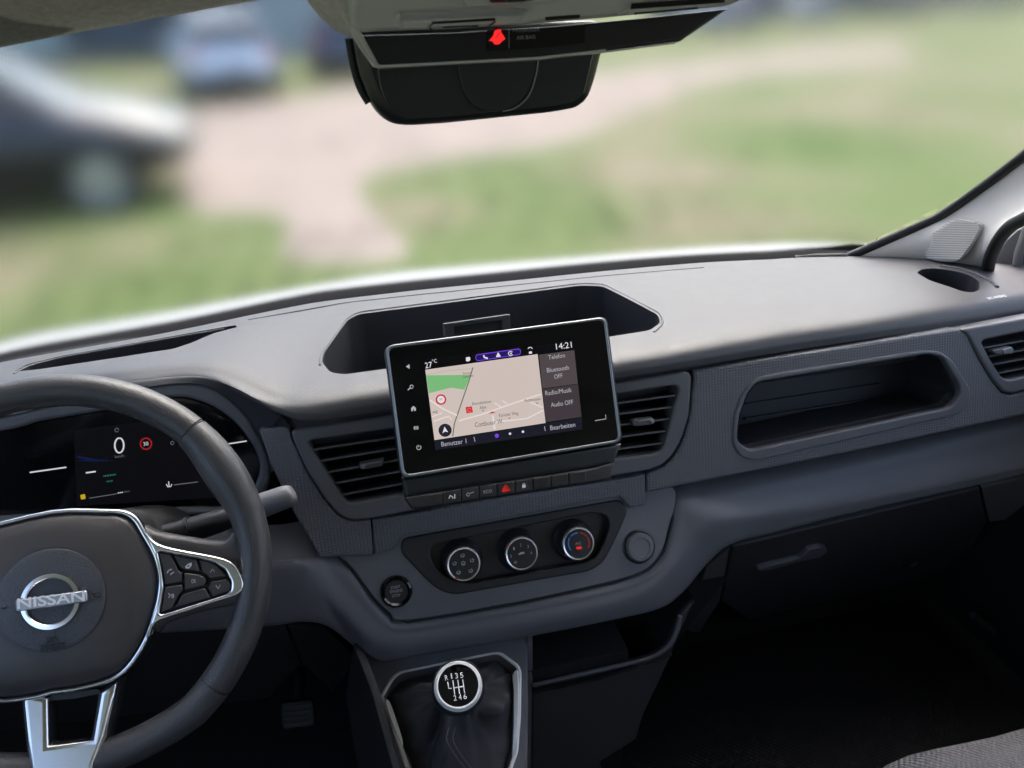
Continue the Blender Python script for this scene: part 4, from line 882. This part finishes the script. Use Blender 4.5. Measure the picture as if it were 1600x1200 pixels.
em = ringlathe('emblem', qe, [(re*.79, 0), (re*.80, .0016), (re*.84, .0026), (re*.97, .0022), (re*1.0, .0), (re*.99, -.001)], SILVER, SW)
plate('emblem_bar', [Z7(155, 520), Z7(900, 418), Z7(908, 535), Z7(165, 640)], EP, mat('brushed_badge', (.42, .40, .42), .33, .9), em, front=.004, thick=.005, bev=.0008, r=.002)
text('emblem_lettering', 'NISSAN', Z7(180, 608), Z7(885, 522), 12.5, EP, ICONW, em, front=.0044, bold=.02)
polyl('horn_symbol', [Z7(960, 452), Z7(1000, 450), Z7(1045, 435), Z7(1048, 470), Z7(1030, 490), Z7(990, 488), Z7(975, 460)], 1.3, EP, ENGR, SW, front=.0004)
polyl('horn_symbol', [Z7(10, 600), Z7(40, 610), Z7(75, 580)], 1.3, EP, ENGR, SW, front=.0004)
text('airbag_lettering', 'SRS', Z7(484, 968), Z7(600, 952), 7.5, EP, ENGR, SW, front=.0003)
line('lettering_rule', Z7(420, 995), Z7(668, 962), 1.1, EP, ENGR, SW, front=.0003)
text('airbag_lettering', 'AIRBAG', Z7(415, 1062), Z7(682, 1030), 8, EP, ENGR, SW, front=.0003)
# right spoke: body, chrome loop, buttons (and its mirror image on the left, partly out of view)
def mplate(name, px, holes, front, thick, bev, m, parent, sm=3, rh=.002, both=True):
    q = HP.shift(front); o_ = [cr([q.l(*p) for p in px], sm, True)]+[rnd([q.l(*p) for p in h], rh) for h in holes]
    a = flat(name, o_, q, thick, bev, m, parent)
    if both: flat(name, [[Vector((-.013-p.x, p.y)) for p in poly] for poly in o_], q, thick, bev, m, parent)
    return a
mplate('spoke', [h2(620, 120), h2(690, 146), h2(800, 166), h2(940, 188), h2(1005, 186), h2(1040, 150), h2(1110, 200), h2(1130, 330), h2(1090, 470), h2(1035, 480), h2(900, 505), h2(740, 560), h2(690, 600), h2(640, 500), h2(640, 260)], [], .0005, .026, .007, HUB, SW)
win = [h2(704, 236), h2(880, 266), h2(960, 288), h2(1004, 318), h2(1032, 372), h2(1030, 408), h2(1008, 426), h2(730, 513), h2(709, 514), h2(724, 430), h2(730, 390), h2(722, 330)]
mplate('spoke_chrome', [h2(640, 140), h2(668, 172), h2(700, 198), h2(770, 220), h2(900, 244), h2(1000, 265), h2(1050, 296), h2(1083, 356), h2(1088, 395), h2(1068, 424), h2(1020, 444), h2(900, 482), h2(745, 532), h2(700, 550), h2(676, 580), h2(650, 640), h2(668, 560), h2(696, 480), h2(712, 400), h2(706, 320), h2(690, 255), h2(660, 190)], [win], .0075, .010, .0022, SILVER, SW, sm=2)
mplate('spoke_well', win, [], .001, .006, 0, ENGR, SW, sm=1)
z8 = lambda x, y: (230+x/8.571, 840+y/8.571)
bts = {'phone': [(150, 200), (312, 225), (420, 450), (462, 470), (462, 596), (240, 628), (206, 400)], 'pages': [(350, 232), (655, 298), (702, 456), (462, 420), (436, 396)], 'up': [(700, 305), (850, 335), (940, 390), (1030, 490), (1046, 516), (836, 548), (806, 496), (735, 462)],
       'ok': [(492, 472), (700, 500), (762, 528), (786, 578), (778, 622), (762, 640), (502, 702)], 'down': [(848, 592), (1062, 558), (1100, 606), (1116, 650), (1096, 722), (876, 790), (812, 676), (836, 640)],
       'voice': [(238, 666), (466, 632), (478, 716), (420, 764), (336, 940), (186, 1004)], 'blank': [(374, 930), (466, 772), (506, 752), (772, 678), (842, 806)]}
BQ = HP.shift(.0062); bo = {}
for k_, p_ in bts.items(): bo[k_] = plate('button', [z8(*p) for p in p_], BQ, BTN, SW, thick=.008, bev=.0007, r=.0012)
polyl('icon', [z8(268, 478), z8(280, 445), z8(315, 425), z8(330, 432)], 1.6, BQ, ICON, bo['phone'], front=.0003); polyl('icon', [z8(312, 500), z8(325, 480), z8(358, 462)], 1.5, BQ, ICON, bo['phone'], front=.0003)
plate('icon', [z8(510, 385), z8(545, 352), z8(598, 332), z8(590, 380), z8(560, 412), z8(516, 414)], BQ, ICON, bo['pages'], holes=[[z8(532, 396), z8(535, 378), z8(572, 360), z8(566, 388)]], front=.0003, thick=.0003, bev=0)
polyl('icon', [z8(842, 468), z8(872, 422), z8(902, 458)], 1.0, BQ, ICON, bo['up'], front=.0003); polyl('icon', [z8(918, 640), z8(950, 684), z8(976, 634)], 1.0, BQ, ICON, bo['down'], front=.0003)
text('lettering', 'OK', z8(592, 612), z8(655, 604), 5.5, BQ, ICON, bo['ok'], front=.0004)
polyl('icon', [z8(284, 745), z8(308, 775), z8(286, 806)], 1.2, BQ, ICON, bo['voice'], front=.0003)
for k in range(2): polyl('icon', [z8(325+k*18, 758-k*8), z8(338+k*18, 782), z8(325+k*18, 806+k*8)], 1.1, BQ, ICON, bo['voice'], front=.0003)
# lower silver spoke
_a = math.radians(8); LS = Plane(WPn.w(0, -.095, .005), WPn.n*math.cos(_a)+WPn.uy*math.sin(_a))
plate('lower_spoke', [h2(90, 862), h2(220, 884), h2(330, 874), h2(445, 852), h2(538, 796), h2(520, 900), h2(480, 1060), h2(432, 1180), h2(420, 1230), h2(128, 1240), h2(118, 1150)], LS, DARK, SW, holes=[[h2(222, 892), h2(438, 862), h2(404, 1072), h2(226, 1094)]], front=-.004, thick=.02, bev=.003, rh=.003)
plate('spoke_silver', [h2(96, 866), h2(212, 888), h2(214, 1100), h2(412, 1074), h2(446, 862), h2(524, 812), h2(506, 900), h2(468, 1056), h2(424, 1174), h2(410, 1236), h2(134, 1240), h2(122, 1150)], LS, SILVER, SW, front=.0015, thick=.012, bev=.0042)
# column shroud and stalk
SC = thing('steering_column', 'dark column shroud between steering wheel and instrument cluster', 'column shroud', WC-WPn.n*.12)
secs = []
for h, a, b, c in ((-.025, .060, .050, -.005), (-.045, .075, .062, -.005), (-.10, .085, .066, 0), (-.20, .09, .07, .0)):
    secs.append([WPn.w(-.006+a*math.copysign(abs(math.cos(g))**.6, math.cos(g)), c-.01+b*math.copysign(abs(math.sin(g))**.6, math.sin(g)), h) for g in [2*math.pi*k/32 for k in range(32)]])
ringloft('shroud', secs, DARK, SC)
ST = thing('control_stalk', 'black control stalk poking out right of the steering wheel rim', 'stalk', at(320, 822, .69))
tube('stalk', [at(255, 835, .715), at(296, 828, .712), at(330, 818, .708), at(405, 795, .70), at(416, 789, .70)], [.010, .0125, .0125, .0085, .0095], DARK, ST, sub=4, seg=16)
tube('stalk_knob', [at(404, 795, .70), at(407, 791, .70), at(428, 783, .698), at(448, 776, .697), at(457, 772.5, .696), at(460, 771, .696)], [.009, .0125, .0125, .0118, .0095, .004], BAND, ST, sub=4, seg=18)
tube('collar', [at(294, 829, .712), at(300, 827, .712)], [.0145, .0145], RUBBER, ST, seg=16)

# ------------------------------------------------------------------ centre console, gear lever, pocket
GCP = Plane(at(700, 1030, .728), nrm(0, 48))
CC = thing('centre_console', 'dark console column under the climate panel with chrome gear surround', 'console', at(740, 1250, .6))
gz = lambda x, y: (540+x/2.857, 940+y/2.857)
g6 = lambda x, y: (600+x/6.317, 1010+y/6.317)
open_px = [g6(85, 500), g6(110, 430), g6(200, 345), g6(480, 270), g6(1000, 160), g6(1120, 150), g6(1250, 270), g6(1265, 420), g6(1255, 900), g6(1230, 1150), (770, 1260), (660, 1290), g6(300, 1190), g6(200, 980)]
chr_out = [g6(-40, 500), g6(-30, 470), g6(60, 310), g6(140, 245), g6(1080, 52), g6(1160, 52), g6(1335, 180), g6(1362, 250), g6(1355, 700), g6(1330, 1050), g6(1280, 1180), (770, 1300), (660, 1330), (636, 1210), g6(60, 760)]
chr_in = [g6(-18, 500), g6(-8, 480), g6(78, 325), g6(150, 262), g6(1085, 72), g6(1150, 72), g6(1315, 195), g6(1338, 255), g6(1330, 700), g6(1305, 1045), g6(1255, 1175), (765, 1290), (668, 1318), (642, 1205), g6(80, 750)]
wide_in = [g6(30, 540), g6(60, 480), g6(120, 400), g6(200, 340), g6(480, 270), g6(1000, 160), g6(1120, 150), g6(1240, 255), g6(1262, 300), g6(1262, 700), g6(1250, 1000), g6(1200, 1160), (765, 1270), (668, 1300), g6(280, 1190), g6(180, 960)]
plate('gear_panel', [(553, 1004), (700, 990), (824, 985), (826, 1100), (822, 1340), (650, 1360), (612, 1200), (580, 1080)], GCP, BAND, CC, holes=[chr_in], front=0, thick=.02, bev=.003)
_c = Vector((sum(p[0] for p in chr_in)/len(chr_in), sum(p[1] for p in chr_in)/len(chr_in)))
chr_in = [(_c.x+(p[0]-_c.x)*.975, _c.y+(p[1]-_c.y)*.985) for p in chr_in]
plate('chrome_surround', chr_out, GCP, CHROME_LIT, CC, holes=[chr_in], front=.003, thick=.008, bev=.0026, r=.006, rh=.006)
# sloping inner wall of the surround
def radial(pts, N=72):
    pts = cr(pts, 8, True); c = sum(pts, Vector((0, 0)))/len(pts); out = []
    an = [(math.atan2(p.y-c.y, p.x-c.x), (p-c).length) for p in pts]; an.sort(); an = [(an[-1][0]-2*math.pi, an[-1][1])]+an+[(an[0][0]+2*math.pi, an[0][1])]
    for k in range(N):
        g_ = -math.pi+2*math.pi*k/N
        for (t0, r0_), (t1, r1_) in zip(an, an[1:]):
            if t0 <= g_ <= t1: q_ = r0_+(r1_-r0_)*((g_-t0)/max(t1-t0, 1e-9)); out.append(c+Vector((math.cos(g_), math.sin(g_)))*q_); break
    return out
a_ = radial([GCP.shift(.001).l(*p) for p in chr_in]); b_ = radial([GCP.shift(-.012).l(*p) for p in wide_in]); n = len(a_)
pydata('surround_wall', [GCP.w(p.x, p.y, .001) for p in a_]+[GCP.w(p.x, p.y, -.012) for p in b_], [(i, (i+1) % n, n+(i+1) % n, n+i) for i in range(n)], mat('surround_grey', (.20, .20, .21), .3, .2), CC, 50)
for sgn, px in ((1, [g6(22, 545), g6(60, 548), g6(150, 800), g6(190, 940), g6(180, 985), g6(120, 840), g6(60, 690)]), (-1, [g6(1265, 285), g6(1318, 248), g6(1326, 500), g6(1318, 800), g6(1285, 1100), g6(1262, 1100), g6(1275, 800), g6(1278, 450)])):
    ci = sum((GCP.p(*p) for p in px), Vector())/len(px)
    plate('chrome_inlay', px, Plane(ci+GCP.n*.004, (sgn*.45, -.58, .66)), CHROME_LIT, CC, front=.001, thick=.005, bev=.001, sm=3)
plate('console_side', [(552, 1006), (582, 1085), (615, 1205), (655, 1360), (600, 1360), (560, 1205), (540, 1090)], Plane(at(590, 1100, .66), nrm(-70, 10)), DARK, CC, thick=.01)
zc = Plane(at(930, 1050, .715), nrm(0, 8))
plate('post', [(823, 975), (833, 973), (832, 1340), (818, 1340), (821, 1200)], zc, BAND, CC, front=-.002, thick=.06, bev=.003)
PK = thing('console_pocket', 'deep open storage pocket right of the gear lever', 'pocket', at(930, 1200, .7))
plate('front_wall', [(832, 1071), (925, 1050), (1003, 1033), (1030, 1022), (1046, 1008), (1056, 985), (1062, 962), (1086, 938), (1068, 978), (1031, 1064), (1006, 1116), (994, 1156), (940, 1190), (920, 1340), (828, 1340)], zc, mat('pocket_plastic', (.034, .034, .037), .5, grain=.2, gscale=1100), PK, thick=.012, bev=.003)
tube('lip', [zc.shift(.0).p(*p) for p in ((832, 1071), (925, 1050), (1003, 1032), (1030, 1021), (1047, 1006), (1057, 985), (1063, 962))], .0035, BAND, PK, sub=4)  # paler than the wall below: the rim's highlight put into its colour
grid('back_wall', [[at(834, 985, .80), at(940, 965, .80), at(1062, 945, .80)], [at(834, 1075, .78), at(940, 1055, .78), at(1050, 1020, .78)]], DARK, PK, nu=2)
grid('floor', [[at(832, 1085, .69), at(940, 1062, .69), at(1050, 1025, .69)], [at(834, 1060, .79), at(940, 1040, .79), at(1050, 1000, .79)]], DARK, PK, nu=2)
grid('outer_side', [[zc.p(1086, 938), zc.p(1068, 978), zc.p(1031, 1064), zc.p(1006, 1116), zc.p(994, 1156)], [zc.p(1086, 938)+Vector((.0, .2, 0)), zc.p(1068, 978)+Vector((0, .2, 0)), zc.p(1031, 1064)+Vector((0, .2, 0)), zc.p(1006, 1116)+Vector((0, .2, 0)), zc.p(994, 1156)+Vector((0, .2, 0))]], DARK, PK, nu=3)
box('console_body', (.14, .85, CAM_H-.96), (.36, .26, .30), DEEP, CC)
# gear lever
GL = thing('gear_lever', 'manual gear lever with round chrome ringed knob in a leather boot', 'gear lever', GCP.p(716, 1160))
KC = at(716, 1071, .585); kn = Plane(KC, (KC*0+Vector((-.05, -.56, .83))))
kr = 37*((KC-ORIGIN).length/FPX)
kb = lathe('knob', kn, [(kr*.50, -.066), (kr*.62, -.055), (kr*.95, -.034), (kr*1.07, -.020), (kr*1.06, -.010), (kr*.99, -.004)], DARK, GL)
ringlathe('chrome_ring', kn, [(kr*.77, -.003), (kr*.79, .0016), (kr*.85, .0016), (kr*.93, -.0030), (kr*1.03, -.0085), (kr*1.05, -.012), (kr*.96, -.013)], CHROME_LIT, kb)
lathe('cap', kn, [(kr*.80, -.002), (kr*.79, .0008), (kr*.5, .0022), (0, .0028)], GLOSS, kb, 40)
KT = kn.shift(.0029)
for s_, a, b, h in (('R', (605, 338), (636, 332), 7.5), ('1', (663, 320), (675, 318), 7.5), ('3', (706, 318), (734, 312), 7.5), ('5', (756, 312), (786, 306), 7.5), ('2', (690, 538), (720, 532), 7.5), ('4', (740, 530), (770, 524), 7.5), ('6', (788, 522), (820, 516), 7.5)):
    text('numeral', s_, g6(*a), g6(*b), h, KT, ICONW, kb, front=.0004)
for a, b in (((680, 335), (698, 475)), ((728, 330), (746, 468)), ((776, 325), (796, 460)), ((690, 410), (788, 392))): line('gate_line', g6(*a), g6(*b), 1.5, KT, ICONW, kb, front=.0004)
polyl('gate_line', [g6(628, 350), g6(640, 416), g6(668, 412)], 1.4, KT, ICONW, kb, front=.0004)
# leather boot: folded sleeve from the surround up to the knob
bt = [GCP.shift(-.011).p(*p) for p in wide_in]; bt = cr(bt, 6, True); n = len(bt); v = []; f = []
neck = KC-kn.n*.060
cen = sum(bt, Vector())/n; LV = 14
# order neck ring to follow the base ring directions
for i in range(LV+1):
    t = i/LV
    for k, p in enumerate(bt):
        d = p-cen; dl = (d-kn.n*d.dot(kn.n)); ang = math.atan2(dl.dot(kn.uy), dl.dot(kn.ux))
        top = neck+(kn.ux*math.cos(ang)+kn.uy*math.sin(ang))*kr*.55
        s = t**.8; q_ = p.lerp(top, s)
        fold = math.sin(math.pi*t)*(.010*math.sin(4*ang+1.0+2.2*t)+.006*math.sin(7*ang+5*t)+.004*math.sin(11*ang-3*t))
        sag = -.018*math.sin(math.pi*min(1, t*1.2))*(1-t)
        q_ = q_+dl.normalized()*fold*(0 if i in (0,) else 1)+GCP.n*(sag+.011*math.sin(math.pi*t)*math.sin(5*ang+7*t))
        v.append(q_)
for i in range(LV):
    for k in range(n): f.append((i*n+k, i*n+(k+1) % n, (i+1)*n+(k+1) % n, (i+1)*n+k))
boot = pydata('boot', v, f, BOOT, GL, 180)
sm_ = boot.modifiers.new('s', 'SUBSURF'); sm_.levels = 1; sm_.render_levels = 1
bv_ = BVHTree.FromPolygons([v_.co.copy() for v_ in boot.data.vertices], [tuple(p.vertices) for p in boot.data.polygons])
for off in (0, 62):
    sp = cr([Vector(g6(x_+off, y_)) for x_, y_ in ((640, 800), (622, 930), (720, 1100), (800, 1200))], 8); pp = []
    for q_ in sp:
        h_ = bv_.ray_cast(ORIGIN, ray(*q_).normalized())
        if h_[0] is not None: pp.append(h_[0]-ray(*q_).normalized()*.0006)
    if len(pp) > 3: tube('boot_seam', pp, .0004, ICOND, boot, seg=5)

# ------------------------------------------------------------------ overhead console, mirror
OH = thing('overhead_console', 'grey overhead console with black display strip and red seat belt light', 'overhead console', at(760, 70, .45))
OP = Plane(at(740, 45, .45), nrm(0, -30))
oz = lambda x, y: (520+x/4.706, y/4.706)
oy = lambda x, y: (840+x/4.706, y/4.706)
plate('shell', [(545, 24), (556, -40), (700, -140), (1230, -200), (1200, -60), (1162, 4), (1137, 14), (1000, 27), (860, 40), (700, 50), (590, 54), (566, 56), (552, 50)], OP, CONS, OH, thick=.02, bev=.004, holes=[[oz(480, 130), oz(500, 115), oz(1400, 85), oz(1445, 90), oz(1435, 108), oz(1380, 122), oz(500, 158)]], r=.004, rh=.002)
plate('slot_back', [oz(470, 110), oz(1460, 70), oz(1460, 130), oz(470, 170)], OP, DEEP, OH, front=-.009, thick=.002, bev=0)
plate('holder_flap', [oz(505, 165), oz(1395, 122), oz(1350, 182), oz(1200, 190), oz(1185, 188), oz(740, 208), oz(700, 215), oz(510, 218)], OP, CONS, OH, front=.0012, thick=.004, bev=.0008)
polyl('flap_rim', [oz(735, 175), oz(712, 192), oz(716, 215), oz(735, 216)], 2.0, OP, CHROME, OH, front=.002, thick=.001); line('flap_rim', oz(1150, 190), oz(1195, 158), 2.4, OP, CHROME, OH, front=.002, thick=.001)
line('flap_slot', oz(730, 172), oz(1195, 145), 2.6, OP, DEEP, OH, front=.0018, thick=.0008); line('flap_slot', oz(810, 203), oz(1070, 192), 1.4, OP, ENGR, OH, front=.0018, thick=.0008)
plate('lamp_bezel', [oz(945, -30), oz(1640, -60), oz(1640, 30), oz(1000, 70), oz(960, 50)], OP, CONS, OH, front=.004, thick=.006, bev=.002)
plate('reading_lamp', [oz(1150, -50), oz(1540, -60), oz(1500, 12), oz(1400, 28), oz(1180, 38), oz(1150, 20)], OP, CHROME, OH, front=.0065, thick=.006, bev=.002)
line('slot', oy(60, 142), oy(310, 125), 3.6, OP, DEEP, OH, front=.0012, thick=.002)
plate('sunglass_flap', [oy(595, 115), oy(700, 50), oy(1390, -5), oy(1300, 50), oy(690, 112)], OP, CONS, OH, front=.0022, thick=.004, bev=.001); line('slot', oy(690, 50), oy(1380, 2), 7, OP, DEEP, OH, front=.0030, thick=.001); line('slot', oy(715, 104), oy(1180, 62), 1.8, OP, ENGR, OH, front=.0030, thick=.001)
BP = Plane(OP.p(860, 41), nrm(0, 12))
strip = [(561, 55), (700, 51), (860, 41), (1000, 28), (1139, 13), (1064, 64), (946, 79), (840, 91), (700, 98), (594, 104)]
plate('display_strip', strip, BP, MIRB, OH, thick=.012, bev=.0015, front=-.001)
tube('strip_edge', [BP.shift(.0).p(*p) for p in ((548, 46), (562, 72), (580, 96), (594, 104), (700, 98.5), (840, 91), (946, 79))], .0008, CONS, OH)
plate('side_cheek', [(546, 22), (566, 52), (594, 103), (584, 100), (560, 66), (548, 46)], BP, CONS, OH, front=.001, thick=.012, bev=.002)
plate('indicator_window', [oz(1135, 225), oz(1600, 200), oy(350, 180), oy(345, 310), oz(1600, 345), oz(1140, 372)], BP, GLOSS, OH, front=.0002, thick=.0012, bev=0)
REDL = emat('warning_red', 255, 40, 40, 1.3)
plate('seat_belt_icon', [oz(1218, 215), oz(1235, 218), oz(1240, 240), oz(1268, 285), oz(1250, 298), oz(1222, 325), oz(1190, 326), oz(1175, 302), oz(1150, 300), oz(1180, 262), oz(1192, 225)], BP, REDL, OH, front=.0008, thick=.0003, bev=0)
line('seat_belt_line', oz(1232, 235), oz(1196, 282), 1.0, BP, GLOSS, OH, front=.0012)
line('window_divider', oz(1296, 215), oz(1296, 355), .8, BP, ICOND, OH, front=.0006)
text('lettering', 'PASSENGER', oz(1325, 236), oz(1522, 228), 4.2, BP, ICOND, OH, front=.0008); text('lettering', 'AIR BAG', oz(1352, 292), oz(1490, 284), 5, BP, ICOND, OH, front=.0008)
hb = tag(grid('headliner_moulding', [[at(470, -14, .47), at(488, 12, .468), at(512, 38, .466), at(545, 58, .462), at(556, 60, .46)], [at(500, -20, .455), at(515, 5, .453), at(532, 26, .452), at(550, 44, .452), at(560, 50, .452)], [at(560, -40, .45), at(562, -20, .45), at(564, 0, .45), at(566, 20, .45), at(568, 40, .45)]], LINER, None, nu=4, nv=4), 'brown-grey woven headliner fabric left of the overhead console', 'headliner')
MR = thing('rear_view_mirror', 'black rear-view mirror hanging under the overhead console', 'mirror', at(745, 130, .53))
MP = Plane(at(745, 140, .53), nrm(0, 5))
mo = [(548, 40), (560, 110), (575, 150), (592, 178), (612, 194), (640, 197), (700, 193), (865, 176), (905, 169), (922, 156), (932, 130), (950, 60), (940, 30)]
plate('shell', mo, MP, MIRB, MR, thick=.035, bev=.008, r=.006)
tube('shell_edge', [MP.shift(-.012).p(*p) for p in ((546, 60), (553, 100), (563, 135), (577, 160))], .003, RUBBER, MR, sub=4)
plate('mirror_glass', [(584, 60), (594, 140), (612, 178), (634, 188), (700, 184), (862, 168), (898, 161), (912, 150), (934, 60)], MP, MIRG, MR, front=.0012, thick=.003, bev=.0008, r=.006)
plate('sensor_cover', [(712, 60), (716, 110), (726, 150), (744, 171), (775, 176), (800, 170), (822, 152), (834, 122), (842, 60)], MP, MIRB, MR, front=.003, thick=.004, bev=.001, r=.006)
tube('cover_edge', [MP.shift(.0034).p(*p) for p in ((842, 88), (837, 120), (826, 150), (806, 168), (786, 174))], .0005, ICOND, MR, sub=4)
tube('stem', [MP.w(0, .03, -.02), MP.w(0, .06, -.07)], .012, MIRB, MR)

# ------------------------------------------------------------------ right A-pillar, speaker, door
AP = thing('windscreen_pillar', 'pale grey pillar trim at the right end of the windscreen', 'pillar', at(1440, 405, 1.05))
p1 = PIL[:5]
p2 = [at(1400, 407, 1.105), at(1475, 374, 1.05), at(1525, 342, 1.01), at(1630, 268, .91), at(1740, 180, .80)]
p3 = [at(1470, 418, 1.06), at(1515, 390, 1.01), at(1552, 352, .965), at(1650, 290, .87), at(1760, 205, .77)]
p4 = [at(1538, 424, 1.0), at(1543, 396, .965), at(1568, 354, .925), at(1660, 302, .84), at(1770, 225, .74)]
p0 = [p+Vector((.01, .02, -.004)) for p in p1]
grid('trim', [p1, p2, p3, p4], PILLAR, AP, nu=6, nv=6)
tube('edge_seal', [at(1240, 404, 1.165), at(1318, 402, 1.14)] + [p+Vector((-.002, .004, .001)) for p in p1], .0080, RUBBER, AP, sub=5, seg=8)
tri = [at(1450, 398, 1.068), at(1492, 346, 1.036), at(1525, 362, .993)]
npl = (tri[1]-tri[0]).cross(tri[2]-tri[0]).normalized(); npl = npl if npl.dot(ORIGIN-tri[0]) > 0 else -npl
GPp = Plane(tri[0], npl)
sg = thing('speaker_grille', 'slatted tweeter grille set into the pale windscreen pillar', 'speaker grille', GPp.p(1480, 405))
gro = [(1444, 401), (1447, 381), (1456, 366), (1487, 345), (1505, 343), (1528, 348), (1532, 356), (1520, 378), (1500, 405), (1477, 409), (1450, 405)]
plate('frame', gro, GPp, GRILLE, sg, front=.0020, thick=.006, bev=.001, sm=3)
def xspan(y):
    xs = []
    for i in range(len(gro)):
        (xa, ya), (xb, yb) = gro[i], gro[(i+1) % len(gro)]
        if (ya-y)*(yb-y) < 0: xs.append(xa+(xb-xa)*(y-ya)/(yb-ya))
    return (min(xs)+1.5, max(xs)-1.5) if len(xs) > 1 else None
for k in range(17):
    y = 347+k*3.5; s = xspan(y+.01)
    if s and s[1]-s[0] > 4: line('slat', (s[0], y-.8), (s[1], y+.8), 1.9, GPp, PILLAR, sg, front=.0034, thick=.0016)
DR = thing('door_frame', 'black rubber door seal and dark quarter panel at the right edge', 'door frame', at(1560, 425, 1.0))
tube('door_seal', [at(1542, 432, .985), at(1545, 412, .97), at(1551, 393, .95), at(1563, 371, .925), at(1580, 353, .90), at(1604, 340, .87), at(1700, 290, .78), at(1800, 235, .66)], .0095, RUBBER, DR, sub=5, seg=12)
plate('quarter_panel', [(1552, 425), (1556, 400), (1570, 378), (1590, 360), (1640, 340), (1760, 290), (1760, 470), (1600, 450)], Plane(at(1590, 400, 1.0), nrm(-50, 0)), mat('quarter_panel_plastic', (.09, .095, .11), .4), DR, thick=.01, bev=.002)
tube('mirror_post', [at(1586, 440, .985), at(1592, 395, .985), at(1606, 355, .985)], .007, VENT, DR)
